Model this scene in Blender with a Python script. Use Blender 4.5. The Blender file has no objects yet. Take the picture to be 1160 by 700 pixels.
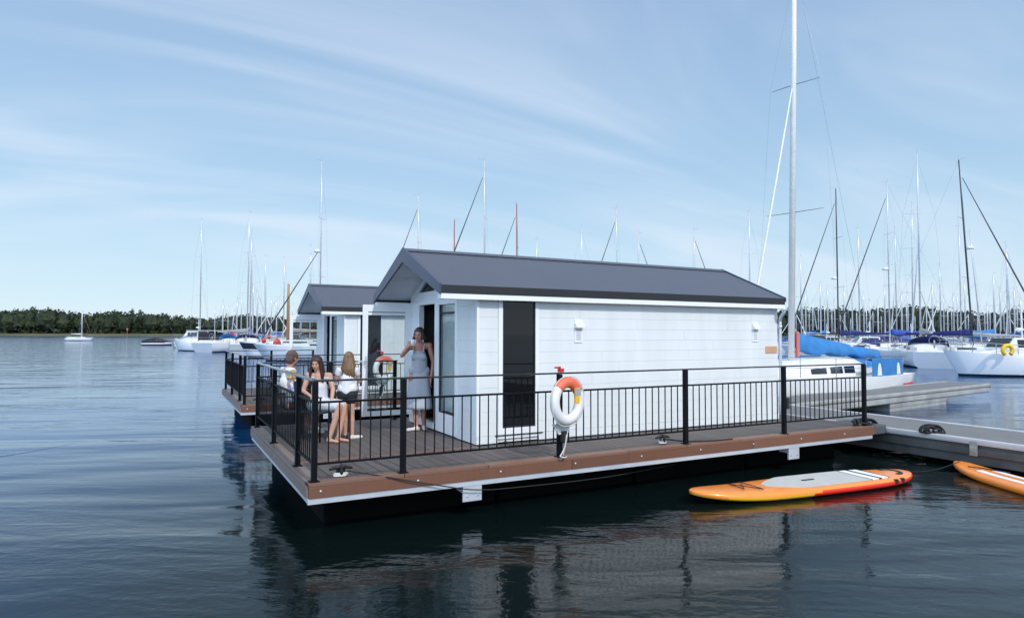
import bpy, bmesh, math, random
from mathutils import Vector, Matrix, Euler
from math import sin, cos, pi, radians, sqrt, atan2
random.seed(7)
S = bpy.context.scene
COL = S.collection
WZ = -0.6                                   # water level; deck tops are z = 0

# ------------------------------------------------------------------ camera (solved from the photograph)
FPX, PITCH, ROLL, YAW = 741.0, 2.164, 0.163, 28.28
CAM = Vector((-1.422, -7.209, 1.605))
_y, _p, _r = radians(YAW), radians(PITCH), radians(ROLL)
F_ = Vector((sin(_y)*cos(_p), cos(_y)*cos(_p), sin(_p)))
R0 = Vector((cos(_y), -sin(_y), 0)); U0 = R0.cross(F_)
R_ = R0*cos(_r)+U0*sin(_r); U_ = -R0*sin(_r)+U0*cos(_r)
cd = bpy.data.cameras.new('camera'); cam = bpy.data.objects.new('camera', cd); COL.objects.link(cam)
cd.sensor_width = 36; cd.lens = FPX/1160*36; cd.clip_start = .05; cd.clip_end = 6000
M = Matrix.Identity(4)
for i in range(3):
    M[i][0] = R_[i]; M[i][1] = U_[i]; M[i][2] = -F_[i]; M[i][3] = CAM[i]
cam.matrix_world = M
S.camera = cam
def ray(x, y): return F_ + R_*((x-580)/FPX) - U_*((y-350)/FPX)
def atz(x, y, z):
    d = ray(x, y); return CAM + d*((z-CAM.z)/d.z)
def atd(x, y, dep): return CAM + ray(x, y)*dep
def hor(x): return 376.5+x*.003
def wat(x, dep):                            # point on the water at image column x and a given depth
    d = ray(x, 380); p = CAM + d*dep; return Vector((p.x, p.y, WZ))
def zpx(y, x, dep): return CAM.z + (hor(x)-y)*dep/FPX + 0*x

# ------------------------------------------------------------------ materials
def mat(name, col, rough=.5, metal=0., var=0., vscale=4., bump=0., bscale=20., stretch=(1,1,1), coat=0., spec=None, col2=None, wet=False):
    m = bpy.data.materials.new(name); m.use_nodes = True
    nt = m.node_tree; b = nt.nodes['Principled BSDF']
    b.inputs['Base Color'].default_value = (*col, 1); b.inputs['Roughness'].default_value = rough; b.inputs['Metallic'].default_value = metal
    if coat: b.inputs['Coat Weight'].default_value = coat; b.inputs['Coat Roughness'].default_value = .08
    if spec is not None: b.inputs['Specular IOR Level'].default_value = spec
    if var or bump:
        tc = nt.nodes.new('ShaderNodeTexCoord'); mp = nt.nodes.new('ShaderNodeMapping'); mp.inputs['Scale'].default_value = stretch
        nt.links.new(tc.outputs['Object'], mp.inputs['Vector'])
    if var:
        n = nt.nodes.new('ShaderNodeTexNoise'); n.inputs['Scale'].default_value = vscale; n.inputs['Detail'].default_value = 5
        nt.links.new(mp.outputs[0], n.inputs['Vector'])
        mx = nt.nodes.new('ShaderNodeMix'); mx.data_type = 'RGBA'
        c2 = col2 or tuple(min(1, c*(1+var)) for c in col); c1 = col if col2 else tuple(c*(1-var) for c in col)
        mx.inputs[6].default_value = (*c1, 1); mx.inputs[7].default_value = (*c2, 1)
        cr = nt.nodes.new('ShaderNodeMapRange'); cr.inputs[1].default_value = .3; cr.inputs[2].default_value = .7
        nt.links.new(n.outputs[0], cr.inputs[0]); nt.links.new(cr.outputs[0], mx.inputs[0]); nt.links.new(mx.outputs[2], b.inputs['Base Color'])
        rr = nt.nodes.new('ShaderNodeMapRange'); rr.inputs[3].default_value = rough*.85; rr.inputs[4].default_value = min(1, rough*1.2)
        nt.links.new(n.outputs[0], rr.inputs[0]); nt.links.new(rr.outputs[0], b.inputs['Roughness'])
    if bump:
        n2 = nt.nodes.new('ShaderNodeTexNoise'); n2.inputs['Scale'].default_value = bscale; n2.inputs['Detail'].default_value = 4
        nt.links.new(mp.outputs[0], n2.inputs['Vector'])
        bp = nt.nodes.new('ShaderNodeBump'); bp.inputs['Distance'].default_value = bump; bp.inputs['Strength'].default_value = 1
        nt.links.new(n2.outputs[0], bp.inputs['Height']); nt.links.new(bp.outputs[0], b.inputs['Normal'])
    return m
K = {}
K['clad'] = mat('painted cladding', (.745,.775,.785), .42, var=.045, vscale=2.2, bump=.0006, bscale=60, stretch=(1.6,1.6,.35))
K['white'] = mat('white joinery paint', (.84,.86,.88), .35, var=.02, vscale=3)
K['soffit'] = mat('soffit board', (.84,.86,.88), .6, var=.04)
K['roof'] = mat('slate blue roof sheet', (.088,.098,.128), .45, metal=.15, var=.07, vscale=2.2, bump=.0012, bscale=9, stretch=(6,.6,1))
K['barge'] = mat('blue slate barge board', (.05,.062,.115), .35, metal=.1, var=.06)
K['eave'] = mat('black eave fascia', (.02,.02,.024), .4)
K['black'] = mat('black powder coated metal', (.006,.0065,.009), .5, var=.2, vscale=8, spec=.12)
K['gloss'] = mat('glossy black hand rail', (.012,.014,.022), .22, coat=.5)
K['blackm'] = mat('matt black plastic', (.018,.018,.02), .6)
K['float'] = mat('dark float', (.003,.0035,.004), .9, var=.35, vscale=2, bump=.004, bscale=6, spec=.1)
K['alu'] = mat('pale aluminium edge', (.62,.66,.72), .38, metal=.35, var=.08, vscale=3)
K['brass'] = mat('steel', (.7,.7,.7), .25, metal=1)
K['int'] = mat('dark interior lining', (.10,.09,.085), .8)
K['intf'] = mat('interior floor', (.12,.09,.07), .5)
K['reflection_panel'] = mat('pale reflection panel', (.86,.88,.88), .8)  # stands in for the pale reflection in the sidelight
K['copper'] = mat('tan vent plate', (.55,.33,.20), .5, var=.1)
K['hull'] = mat('white gelcoat', (.80,.81,.82), .22, var=.03, vscale=1.2, coat=.4)
K['hull2'] = mat('grey white gelcoat', (.58,.61,.66), .25, var=.04, vscale=1.2, coat=.4)
K['hull3'] = mat('cream gelcoat', (.78,.75,.66), .25, var=.04, coat=.3)
K['hulln'] = mat('navy gelcoat', (.015,.025,.07), .2, var=.1, coat=.5)
K['hullb'] = mat('black gelcoat', (.02,.02,.025), .25, coat=.4)
K['deckw'] = mat('white deck grp', (.74,.74,.72), .5, var=.05, vscale=3)
K['anti'] = mat('dark antifouling', (.02,.025,.04), .7, var=.3)
K['antir'] = mat('red antifouling', (.20,.03,.025), .7, var=.3)
K['spar'] = mat('pale anodised spar', (.68,.68,.70), .35, metal=.35)
K['sparw'] = mat('white painted spar', (.78,.77,.75), .4, var=.04)
K['spard'] = mat('dark anodised spar', (.06,.065,.08), .4, metal=.3)
K['sparr'] = mat('red painted spar', (.30,.05,.05), .4)
K['wood'] = mat('varnished wood spar', (.42,.22,.10), .35, var=.2, vscale=6, stretch=(1,1,.1))
K['wire'] = mat('stainless wire', (.30,.31,.34), .4, metal=.6)
K['wired'] = mat('dark furled rope', (.05,.055,.07), .6)
K['sail'] = mat('furled sailcloth', (.72,.72,.70), .7, var=.06, vscale=8)
K['cblue'] = mat('bright blue canvas', (.03,.20,.50), .7, var=.15, vscale=3, bump=.01, bscale=5)
K['cnavy'] = mat('navy canvas', (.012,.02,.12), .8, var=.2, vscale=4, bump=.01, bscale=5)
K['croyal'] = mat('royal blue canvas', (.02,.07,.38), .7, var=.2, vscale=4, bump=.01, bscale=5)
K['cblack'] = mat('black canvas', (.02,.02,.025), .8, var=.2)
K['cgrey'] = mat('grey canvas', (.35,.36,.38), .8, var=.1)
K['cgreen'] = mat('bottle green canvas', (.02,.10,.07), .8, var=.1)
K['glassb'] = mat('dark boat window', (.012,.014,.02), .06, spec=.8)
K['red'] = mat('red', (.62,.03,.03), .5)
K['flagr'] = mat('red bunting', (.60,.02,.03), .7)
K['navy'] = mat('navy bunting', (.01,.02,.15), .7)
K['fend'] = mat('white fender', (.75,.75,.76), .4)
K['fendr'] = mat('red fender', (.60,.04,.04), .4)
K['fendb'] = mat('navy fender', (.02,.04,.2), .4)
K['yel'] = mat('yellow horseshoe foam', (.85,.52,.01), .5)
K['orange'] = mat('orange buoy foam', (.82,.17,.09), .45, var=.15)
K['bwhite'] = mat('white buoy', (.80,.80,.80), .45, var=.05)
K['rope'] = mat('dark rope', (.015,.015,.018), .8, bump=.002, bscale=60)
K['ropew'] = mat('white rope', (.65,.63,.6), .8, bump=.002, bscale=60)
K['conc'] = mat('weathered concrete', (.34,.34,.33), .8, var=.25, vscale=1.6, bump=.004, bscale=14)
K['walk'] = mat('grey ribbed walkway boards', (.17,.17,.17), .7, var=.18, vscale=3, bump=.003, bscale=9, stretch=(1,8,1))
K['wale'] = mat('pale timber waler', (.50,.50,.52), .5, var=.15, vscale=2, stretch=(1,.2,1))
K['waled'] = mat('dark wet timber', (.07,.075,.075), .6, var=.35, vscale=2.5, bump=.004, bscale=9)
K['galv'] = mat('galvanised steel', (.42,.44,.42), .45, metal=.6, var=.2, vscale=12)
K['weed'] = mat('weed at the waterline', (.02,.03,.015), .8, var=.4, vscale=6)
K['supo'] = mat('orange board skin', (.90,.27,.035), .3, var=.06, coat=.3)
K['supr'] = mat('red board rail', (.80,.035,.015), .3, coat=.3)
K['supy'] = mat('yellow board rail', (.92,.55,.02), .3, coat=.3)
K['pad'] = mat('grey deck pad', (.48,.48,.46), .8, var=.05, vscale=10, bump=.001, bscale=150)
K['padw'] = mat('white deck pad', (.8,.8,.8), .7)
def skin(n, c):
    m = mat(n, c, .5, var=.06, vscale=9); b = m.node_tree.nodes['Principled BSDF']
    b.inputs['Subsurface Weight'].default_value = .08; b.inputs['Subsurface Radius'].default_value = (.02,.008,.004); return m
K['skin'] = skin('fair skin', (.55,.31,.22)); K['skin2'] = skin('tanned skin', (.48,.23,.16))
K['hairb'] = mat('dark brown hair', (.035,.015,.010), .5, var=.5, vscale=12, bump=.004, bscale=10, stretch=(4,4,.3))
K['hairl'] = mat('light brown hair', (.10,.05,.025), .5, var=.5, vscale=9, bump=.006, bscale=9, stretch=(4,4,.3), col2=(.26,.16,.08))
K['hairg'] = mat('greying hair', (.11,.07,.06), .8, var=.4, vscale=14, bump=.003, bscale=30)
K['hairy'] = mat('fair hair', (.45,.30,.14), .6, var=.3, vscale=10, bump=.003, bscale=30)
K['cloth_w'] = mat('white cotton', (.74,.74,.78), .85, var=.05, vscale=6, bump=.004, bscale=9)
K['cloth_g'] = mat('grey jersey', (.40,.42,.46), .85, var=.08, vscale=6, bump=.006, bscale=6, stretch=(2,2,.5))
K['cloth_k'] = mat('black shorts cloth', (.02,.02,.025), .85)
K['cloth_l'] = mat('pale grey linen', (.62,.64,.68), .85, var=.06, vscale=8, bump=.005, bscale=12)
K['cloth_p'] = mat('blue white patterned cotton', (.75,.75,.8), .85, var=.1, vscale=16, col2=(.2,.3,.6))
K['shoe'] = mat('white shoe rubber', (.68,.66,.62), .6); K['shoed'] = mat('dark shoe', (.03,.03,.035), .6)
K['eyew'] = mat('eye', (.06,.04,.03), .2); K['lip'] = mat('lip', (.42,.12,.10), .5)
K['cup'] = mat('white cup', (.85,.85,.85), .4); K['wicker'] = mat('charcoal woven chair', (.03,.032,.036), .7, bump=.004, bscale=40)

# glass: clear-ish and dark panes
def glass(name, tint, trans):
    m = bpy.data.materials.new(name); m.use_nodes = True; nt = m.node_tree; nt.nodes.clear()
    o = nt.nodes.new('ShaderNodeOutputMaterial'); g = nt.nodes.new('ShaderNodeBsdfGlossy'); g.inputs['Roughness'].default_value = .015
    t = nt.nodes.new('ShaderNodeBsdfTransparent'); t.inputs[0].default_value = (*tint, 1)
    d = nt.nodes.new('ShaderNodeBsdfDiffuse'); d.inputs[0].default_value = (.01,.01,.012, 1)
    m1 = nt.nodes.new('ShaderNodeMixShader'); m1.inputs[0].default_value = trans
    nt.links.new(d.outputs[0], m1.inputs[1]); nt.links.new(t.outputs[0], m1.inputs[2])
    fr = nt.nodes.new('ShaderNodeFresnel'); fr.inputs[0].default_value = 1.55
    ge = nt.nodes.new('ShaderNodeNewGeometry'); mi_ = nt.nodes.new('ShaderNodeMapRange'); mi_.inputs[3].default_value = 1.55; mi_.inputs[4].default_value = 1/1.55
    nt.links.new(ge.outputs['Backfacing'], mi_.inputs[0]); nt.links.new(mi_.outputs[0], fr.inputs[0])
    tc = nt.nodes.new('ShaderNodeTexCoord'); n = nt.nodes.new('ShaderNodeTexNoise'); n.inputs['Scale'].default_value = 1.3; n.inputs['Detail'].default_value = 1
    bp = nt.nodes.new('ShaderNodeBump'); bp.inputs['Distance'].default_value = .003; nt.links.new(tc.outputs['Object'], n.inputs['Vector']); nt.links.new(n.outputs[0], bp.inputs['Height'])
    nt.links.new(bp.outputs[0], g.inputs['Normal'])
    m2 = nt.nodes.new('ShaderNodeMixShader'); nt.links.new(fr.outputs[0], m2.inputs[0]); nt.links.new(m1.outputs[0], m2.inputs[1]); nt.links.new(g.outputs[0], m2.inputs[2])
    nt.links.new(m2.outputs[0], o.inputs[0]); return m
K['gdark'] = glass('dark tinted pane', (.25,.27,.3), .35)
K['gclear'] = glass('clear door pane', (.88,.92,.92), .95)

# deck boards: stained composite; seams along one axis
def planks(name, axis, w, c1, c2, rough=.65):
    m = bpy.data.materials.new(name); m.use_nodes = True; nt = m.node_tree; b = nt.nodes['Principled BSDF']
    tc = nt.nodes.new('ShaderNodeTexCoord'); sp = nt.nodes.new('ShaderNodeSeparateXYZ'); nt.links.new(tc.outputs['Object'], sp.inputs[0])
    dv = nt.nodes.new('ShaderNodeMath'); dv.operation = 'DIVIDE'; dv.inputs[1].default_value = w; nt.links.new(sp.outputs[axis], dv.inputs[0])
    fl = nt.nodes.new('ShaderNodeMath'); fl.operation = 'FLOOR'; nt.links.new(dv.outputs[0], fl.inputs[0])
    fc = nt.nodes.new('ShaderNodeMath'); fc.operation = 'FRACT'; nt.links.new(dv.outputs[0], fc.inputs[0])
    wn = nt.nodes.new('ShaderNodeTexWhiteNoise'); wn.noise_dimensions = '1D'; nt.links.new(fl.outputs[0], wn.inputs['W'])
    n = nt.nodes.new('ShaderNodeTexNoise'); n.inputs['Scale'].default_value = 3; n.inputs['Detail'].default_value = 6
    mp = nt.nodes.new('ShaderNodeMapping'); mp.inputs['Scale'].default_value = (8,1,1) if axis == 0 else (1,8,1)
    nt.links.new(tc.outputs['Object'], mp.inputs[0]); nt.links.new(mp.outputs[0], n.inputs['Vector'])
    n3 = nt.nodes.new('ShaderNodeTexNoise'); n3.inputs['Scale'].default_value = 1.1; n3.inputs['Detail'].default_value = 4; nt.links.new(tc.outputs['Object'], n3.inputs['Vector'])
    ad = nt.nodes.new('ShaderNodeMath'); ad.operation = 'MULTIPLY_ADD'; ad.inputs[1].default_value = .45; nt.links.new(wn.outputs[0], ad.inputs[0])
    m2 = nt.nodes.new('ShaderNodeMath'); m2.operation = 'MULTIPLY'; m2.inputs[1].default_value = .5; nt.links.new(n.outputs[0], m2.inputs[0]); nt.links.new(m2.outputs[0], ad.inputs[2])
    ad2 = nt.nodes.new('ShaderNodeMath'); ad2.operation = 'MULTIPLY_ADD'; ad2.inputs[1].default_value = .35; nt.links.new(n3.outputs[0], ad2.inputs[0]); nt.links.new(ad.outputs[0], ad2.inputs[2])
    mx = nt.nodes.new('ShaderNodeMix'); mx.data_type = 'RGBA'; mx.inputs[6].default_value = (*c1,1); mx.inputs[7].default_value = (*c2,1)
    nt.links.new(ad2.outputs[0], mx.inputs[0])
    gr = nt.nodes.new('ShaderNodeMath'); gr.operation = 'PINGPONG'; gr.inputs[1].default_value = .5; nt.links.new(fc.outputs[0], gr.inputs[0])
    st = nt.nodes.new('ShaderNodeMapRange'); st.inputs[1].default_value = .0022/w; st.inputs[2].default_value = .007/w; nt.links.new(gr.outputs[0], st.inputs[0])
    mg = nt.nodes.new('ShaderNodeMix'); mg.data_type = 'RGBA'; mg.inputs[6].default_value = (.02,.018,.016,1)
    nt.links.new(st.outputs[0], mg.inputs[0]); nt.links.new(mx.outputs[2], mg.inputs[7]); nt.links.new(mg.outputs[2], b.inputs['Base Color'])
    bp = nt.nodes.new('ShaderNodeBump'); bp.inputs['Distance'].default_value = .004; nt.links.new(st.outputs[0], bp.inputs['Height']); nt.links.new(bp.outputs[0], b.inputs['Normal'])
    b.inputs['Roughness'].default_value = rough
    return m
K['deck'] = planks('grey brown composite deck', 0, .146, (.058,.047,.042), (.125,.102,.092))
K['edge'] = planks('brown edge board', 0, 1.07, (.14,.07,.048), (.23,.12,.08), .55)
K['fasc'] = planks('brown fascia board', 0, 3.35, (.11,.048,.030), (.20,.09,.055), .5)
K['edgey'] = planks('shade-greyed side fascia board', 1, 2.4, (.15,.115,.10), (.23,.18,.16), .5)  # brown fascia composite, its shade and reflection put into a greyer colour

# ------------------------------------------------------------------ mesh helpers
class MB:
    def __init__(s): s.bm = bmesh.new(); s.mats = []
    def mi(s, m):
        if m is None: return 0
        if m not in s.mats: s.mats.append(m)
        return s.mats.index(m)
    def _fin(s, faces, m):
        i = s.mi(m)
        for f in faces: f.material_index = i
    def box(s, x0, y0, z0, x1, y1, z1, m=None, bev=0):
        if x0 > x1: x0, x1 = x1, x0
        if y0 > y1: y0, y1 = y1, y0
        if z0 > z1: z0, z1 = z1, z0
        vs = [s.bm.verts.new((x,y,z)) for z in (z0,z1) for y in (y0,y1) for x in (x0,x1)]
        fs = [s.bm.faces.new([vs[i] for i in q]) for q in ((0,2,3,1),(4,5,7,6),(0,1,5,4),(2,6,7,3),(0,4,6,2),(1,3,7,5))]
        s._fin(fs, m)
        if bev:
            es = list({e for f in fs for e in f.edges})
            r = bmesh.ops.bevel(s.bm, geom=es, offset=bev, segments=2, affect='EDGES', profile=.6); s._fin(r['faces'], m)
        return s
    def tube(s, pts, r, m=None, n=8, cap=True):
        pts = [Vector(p) for p in pts]; rs = r if isinstance(r, (list,tuple)) else [r]*len(pts)
        rings = []; up = None
        for i, p in enumerate(pts):
            d = (pts[min(i+1,len(pts)-1)]-pts[max(i-1,0)]).normalized()
            if up is None:
                a = Vector((0,0,1)) if abs(d.z) < .9 else Vector((1,0,0)); u = d.cross(a).normalized()
            else:
                u = (up - d*up.dot(d)).normalized()
            up = u; w = d.cross(u)
            rings.append([s.bm.verts.new(p + (u*cos(2*pi*k/n)+w*sin(2*pi*k/n))*rs[i]) for k in range(n)])
        fs = []
        for a, b in zip(rings, rings[1:]):
            for k in range(n): fs.append(s.bm.faces.new((a[k],a[(k+1)%n],b[(k+1)%n],b[k])))
        for f in fs: f.smooth = n > 4
        if cap: fs += [s.bm.faces.new(rings[0][::-1]), s.bm.faces.new(rings[-1])]
        s._fin(fs, m); return s
    def loft(s, rings, m=None, close=True, caps=True, smooth=True):
        R = [[s.bm.verts.new(p) for p in r] for r in rings]; fs = []
        n = len(R[0])
        for a, b in zip(R, R[1:]):
            for k in range(n if close else n-1):
                try: fs.append(s.bm.faces.new((a[k],a[(k+1)%n],b[(k+1)%n],b[k])))
                except ValueError: pass
        for f in fs: f.smooth = smooth
        if caps:
            for q in (R[0][::-1], R[-1]):
                try: fs.append(s.bm.faces.new(q))
                except ValueError: pass
        s._fin(fs, m); return s
    def prism(s, poly, off, m=None):                # poly: list of 3D points, extruded by vector off
        a = [s.bm.verts.new(p) for p in poly]; b = [s.bm.verts.new(Vector(p)+Vector(off)) for p in poly]; n = len(a)
        fs = [s.bm.faces.new(a[::-1]), s.bm.faces.new(b)]+[s.bm.faces.new((a[k],a[(k+1)%n],b[(k+1)%n],b[k])) for k in range(n)]
        s._fin(fs, m); return s
    def ball(s, c, r, m=None, sub=2, rot=None):
        mt = Matrix.Translation(Vector(c)) @ (rot.to_4x4() if rot else Matrix.Identity(4)) @ Matrix.Diagonal((*((r,r,r) if isinstance(r,(int,float)) else r),1))
        rr = bmesh.ops.create_icosphere(s.bm, subdivisions=sub, radius=1, matrix=mt)
        fs = list({f for v in rr['verts'] for f in v.link_faces})
        for f in fs: f.smooth = True
        s._fin(fs, m); return s
    def cap(s, a, b, ra, rb, m=None):               # tapered capsule
        a = Vector(a); b = Vector(b); s.ball(a, ra, m, 2); s.ball(b, rb, m, 2)
        if (b-a).length > 1e-4: s.tube([a, b], [ra, rb], m, 12)
        return s
    def torus(s, c, R, r, ax='z', m=None, n=36, k=10, a0=0, a1=2*pi, sq=1.):
        pts = []; c = Vector(c); full = abs(a1-a0-2*pi) < 1e-3
        rings = []
        for i in range(n+(0 if full else 1)):
            t = a0+(a1-a0)*i/n; e = Vector((cos(t), sin(t), 0)); zz = Vector((0,0,1))
            ring = [c + m3(ax, e*(R+r*cos(2*pi*j/k)) + zz*(r*sq*sin(2*pi*j/k))) for j in range(k)]
            rings.append(ring)
        if full: rings.append(rings[0])
        s.loft(rings, m, True, not full); return s
    def build(s, name, m=None, parent=None, loc=None):
        bmesh.ops.remove_doubles(s.bm, verts=s.bm.verts, dist=1e-5)
        bmesh.ops.recalc_face_normals(s.bm, faces=s.bm.faces)
        me = bpy.data.meshes.new(name); s.bm.to_mesh(me); s.bm.free()
        for q in (s.mats or [K[m] if isinstance(m,str) else m]):
            me.materials.append(K[q] if isinstance(q,str) else q)
        o = bpy.data.objects.new(name, me); COL.objects.link(o)
        if parent: o.parent = parent
        if loc is not None: o.location = loc
        return o
def m3(ax, v):
    if ax == 'z': return v
    if ax == 'y': return Vector((v.x, v.z, v.y))
    return Vector((v.z, v.x, v.y))
def bez(pts, n=20):                                # Catmull-Rom through points
    P = [Vector(p) for p in pts]; P = [P[0]*2-P[1]]+P+[P[-1]*2-P[-2]]; out = []
    for i in range(1, len(P)-2):
        for k in range(n):
            t = k/n; out.append(.5*((2*P[i])+(-P[i-1]+P[i+1])*t+(2*P[i-1]-5*P[i]+4*P[i+1]-P[i+2])*t*t+(-P[i-1]+3*P[i]-3*P[i+1]+P[i+2])*t**3))
    out.append(P[-2]); return out
def empty(name, loc=(0,0,0), rz=0, label=None, cat=None, group=None):
    o = bpy.data.objects.new(name, None); COL.objects.link(o); o.location = loc; o.rotation_euler = (0,0,rz); o.empty_display_size = .2
    return tag(o, label, cat, group)
def tag(o, label=None, cat=None, group=None, kind=None):
    if label: o['label'] = label
    if cat: o['category'] = cat
    if group: o['group'] = group
    if kind: o['kind'] = kind
    return o
def copy_tree(o, parent=None):
    c = o.copy(); COL.objects.link(c); c.parent = parent
    for ch in KIDS.get(o.name, [x for x in o.children]): copy_tree(ch, c)
    return c
KIDS = {}

# ------------------------------------------------------------------ light, sky
W = bpy.data.worlds.new('World'); S.world = W; W.use_nodes = True; nt = W.node_tree; nt.nodes.clear()
SUN_EL, SUN_DIR = radians(41), Vector((.10, -1, 0)).normalized()
out = nt.nodes.new('ShaderNodeOutputWorld'); bg = nt.nodes.new('ShaderNodeBackground'); bg.inputs[1].default_value = .115
sky = nt.nodes.new('ShaderNodeTexSky'); sky.sky_type = 'NISHITA'; sky.sun_disc = False; sky.sun_elevation = SUN_EL
sky.sun_rotation = atan2(SUN_DIR.x, SUN_DIR.y); sky.air_density = 1.0; sky.dust_density = .6; sky.ozone_density = 1.6
tc = nt.nodes.new('ShaderNodeTexCoord'); sp = nt.nodes.new('ShaderNodeSeparateXYZ'); nt.links.new(tc.outputs['Generated'], sp.inputs[0])
zz = nt.nodes.new('ShaderNodeMath'); zz.operation = 'ADD'; zz.inputs[1].default_value = .22; nt.links.new(sp.outputs[2], zz.inputs[0])
dv = nt.nodes.new('ShaderNodeVectorMath'); dv.operation = 'DIVIDE'
cb = nt.nodes.new('ShaderNodeCombineXYZ')
for i in range(3): nt.links.new(zz.outputs[0], cb.inputs[i])
nt.links.new(tc.outputs['Generated'], dv.inputs[0]); nt.links.new(cb.outputs[0], dv.inputs[1])
mp = nt.nodes.new('ShaderNodeMapping'); mp.vector_type = 'TEXTURE'; mp.inputs['Rotation'].default_value = (0,0,radians(0)); mp.inputs['Scale'].default_value = (1.9,.62,100)
nt.links.new(dv.outputs[0], mp.inputs[0])
n1 = nt.nodes.new('ShaderNodeTexNoise'); n1.inputs['Scale'].default_value = 1.0; n1.inputs['Detail'].default_value = 6; n1.inputs['Roughness'].default_value = .48; n1.inputs['Distortion'].default_value = 1.3
nt.links.new(mp.outputs[0], n1.inputs['Vector'])
cr = nt.nodes.new('ShaderNodeMapRange'); cr.interpolation_type = 'SMOOTHSTEP'; cr.inputs[1].default_value = .36; cr.inputs[2].default_value = .78; cr.inputs[3].default_value = 0; cr.inputs[4].default_value = .62
nt.links.new(n1.outputs[0], cr.inputs[0])
mx = nt.nodes.new('ShaderNodeMix'); mx.data_type = 'RGBA'; mx.inputs[7].default_value = (6.5,7.3,8.4,1)

# thin high veil over the whole sky, thicker toward the horizon
vr = nt.nodes.new('ShaderNodeMapRange'); vr.inputs[1].default_value = 0; vr.inputs[2].default_value = .5; vr.inputs[3].default_value = .9; vr.inputs[4].default_value = .7
nt.links.new(sp.outputs[2], vr.inputs[0])
mv = nt.nodes.new('ShaderNodeMix'); mv.data_type = 'RGBA'
vg = nt.nodes.new('ShaderNodeValToRGB'); vg.color_ramp.elements[0].color = (.68,.86,.96,1); vg.color_ramp.elements[0].position = 0
vg.color_ramp.elements[1].color = (.78,.86,1,1); vg.color_ramp.elements[1].position = 1
e = vg.color_ramp.elements.new(.22); e.color = (.44,.66,.88,1); e = vg.color_ramp.elements.new(.5); e.color = (.34,.52,.80,1); e = vg.color_ramp.elements.new(.66); e.color = (.62,.74,.92,1)  # upper stops brightened overhead, out of view, as added fill for shaded walls
vs_ = nt.nodes.new('ShaderNodeVectorMath'); vs_.operation = 'SCALE'; vs_.inputs['Scale'].default_value = 8.7
nt.links.new(sp.outputs[2], vg.inputs[0]); nt.links.new(vg.outputs[0], vs_.inputs[0]); nt.links.new(vs_.outputs[0], mv.inputs[7])
nt.links.new(vr.outputs[0], mv.inputs[0]); nt.links.new(sky.outputs[0], mv.inputs[6]); nt.links.new(mv.outputs[2], mx.inputs[6]); nt.links.new(cr.outputs[0], mx.inputs[0])
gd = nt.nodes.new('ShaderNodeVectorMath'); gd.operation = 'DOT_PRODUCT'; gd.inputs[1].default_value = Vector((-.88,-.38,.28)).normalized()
nt.links.new(tc.outputs['Generated'], gd.inputs[0])           # unseen sky to the left, brightened as added fill for the shaded gable
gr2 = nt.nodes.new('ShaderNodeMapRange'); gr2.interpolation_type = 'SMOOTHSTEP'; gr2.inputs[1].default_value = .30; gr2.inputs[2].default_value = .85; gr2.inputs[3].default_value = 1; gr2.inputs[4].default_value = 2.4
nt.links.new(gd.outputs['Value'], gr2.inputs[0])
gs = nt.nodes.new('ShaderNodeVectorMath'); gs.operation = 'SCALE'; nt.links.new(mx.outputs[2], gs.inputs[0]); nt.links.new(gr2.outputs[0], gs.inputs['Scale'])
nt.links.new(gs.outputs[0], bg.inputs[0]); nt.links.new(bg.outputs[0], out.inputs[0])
sl = bpy.data.lights.new('sun', 'SUN'); sl.energy = 2.3; sl.angle = radians(.5); sl.color = (1,.955,.89)
so = bpy.data.objects.new('sun', sl); COL.objects.link(so)
sd = Vector((SUN_DIR.x*cos(SUN_EL), SUN_DIR.y*cos(SUN_EL), sin(SUN_EL))); so.rotation_euler = sd.to_track_quat('Z','Y').to_euler()
S.view_settings.view_transform = 'Standard'; S.view_settings.look = 'None'; S.view_settings.exposure = .06; S.view_settings.gamma = 1; S.view_settings.use_curve_mapping = False
S.cycles.max_bounces = 8; S.cycles.transparent_max_bounces = 16; S.cycles.caustics_reflective = False; S.cycles.caustics_refractive = False

# ------------------------------------------------------------------ water
wm = bpy.data.materials.new('harbour water'); wm.use_nodes = True; nt = wm.node_tree; b = nt.nodes['Principled BSDF']
b.inputs['Base Color'].default_value = (.004,.020,.036,1); b.inputs['IOR'].default_value = 1.31; b.inputs['Specular Tint'].default_value = (.72,.92,1,1)
gc = nt.nodes.new('ShaderNodeNewGeometry'); vd = nt.nodes.new('ShaderNodeVectorMath'); vd.operation = 'DISTANCE'; vd.inputs[1].default_value = (7, -3, WZ)   # sheltered and smoother round the pontoons; also masks their painted shade
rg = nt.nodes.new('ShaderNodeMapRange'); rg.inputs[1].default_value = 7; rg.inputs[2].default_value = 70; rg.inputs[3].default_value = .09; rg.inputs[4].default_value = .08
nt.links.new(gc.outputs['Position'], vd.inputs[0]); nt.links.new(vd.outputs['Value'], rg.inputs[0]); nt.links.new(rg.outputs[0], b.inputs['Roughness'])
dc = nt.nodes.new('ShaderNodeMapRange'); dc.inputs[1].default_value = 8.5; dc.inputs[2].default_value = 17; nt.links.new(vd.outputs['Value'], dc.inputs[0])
bc = nt.nodes.new('ShaderNodeMix'); bc.data_type = 'RGBA'; bc.inputs[6].default_value = (.003,.0075,.0075,1); bc.inputs[7].default_value = (.004,.060,.175,1)  # shade near the pontoons painted as a darker base colour; bluer beyond
nt.links.new(dc.outputs[0], bc.inputs[0]); nt.links.new(bc.outputs[2], b.inputs['Base Color'])
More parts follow.
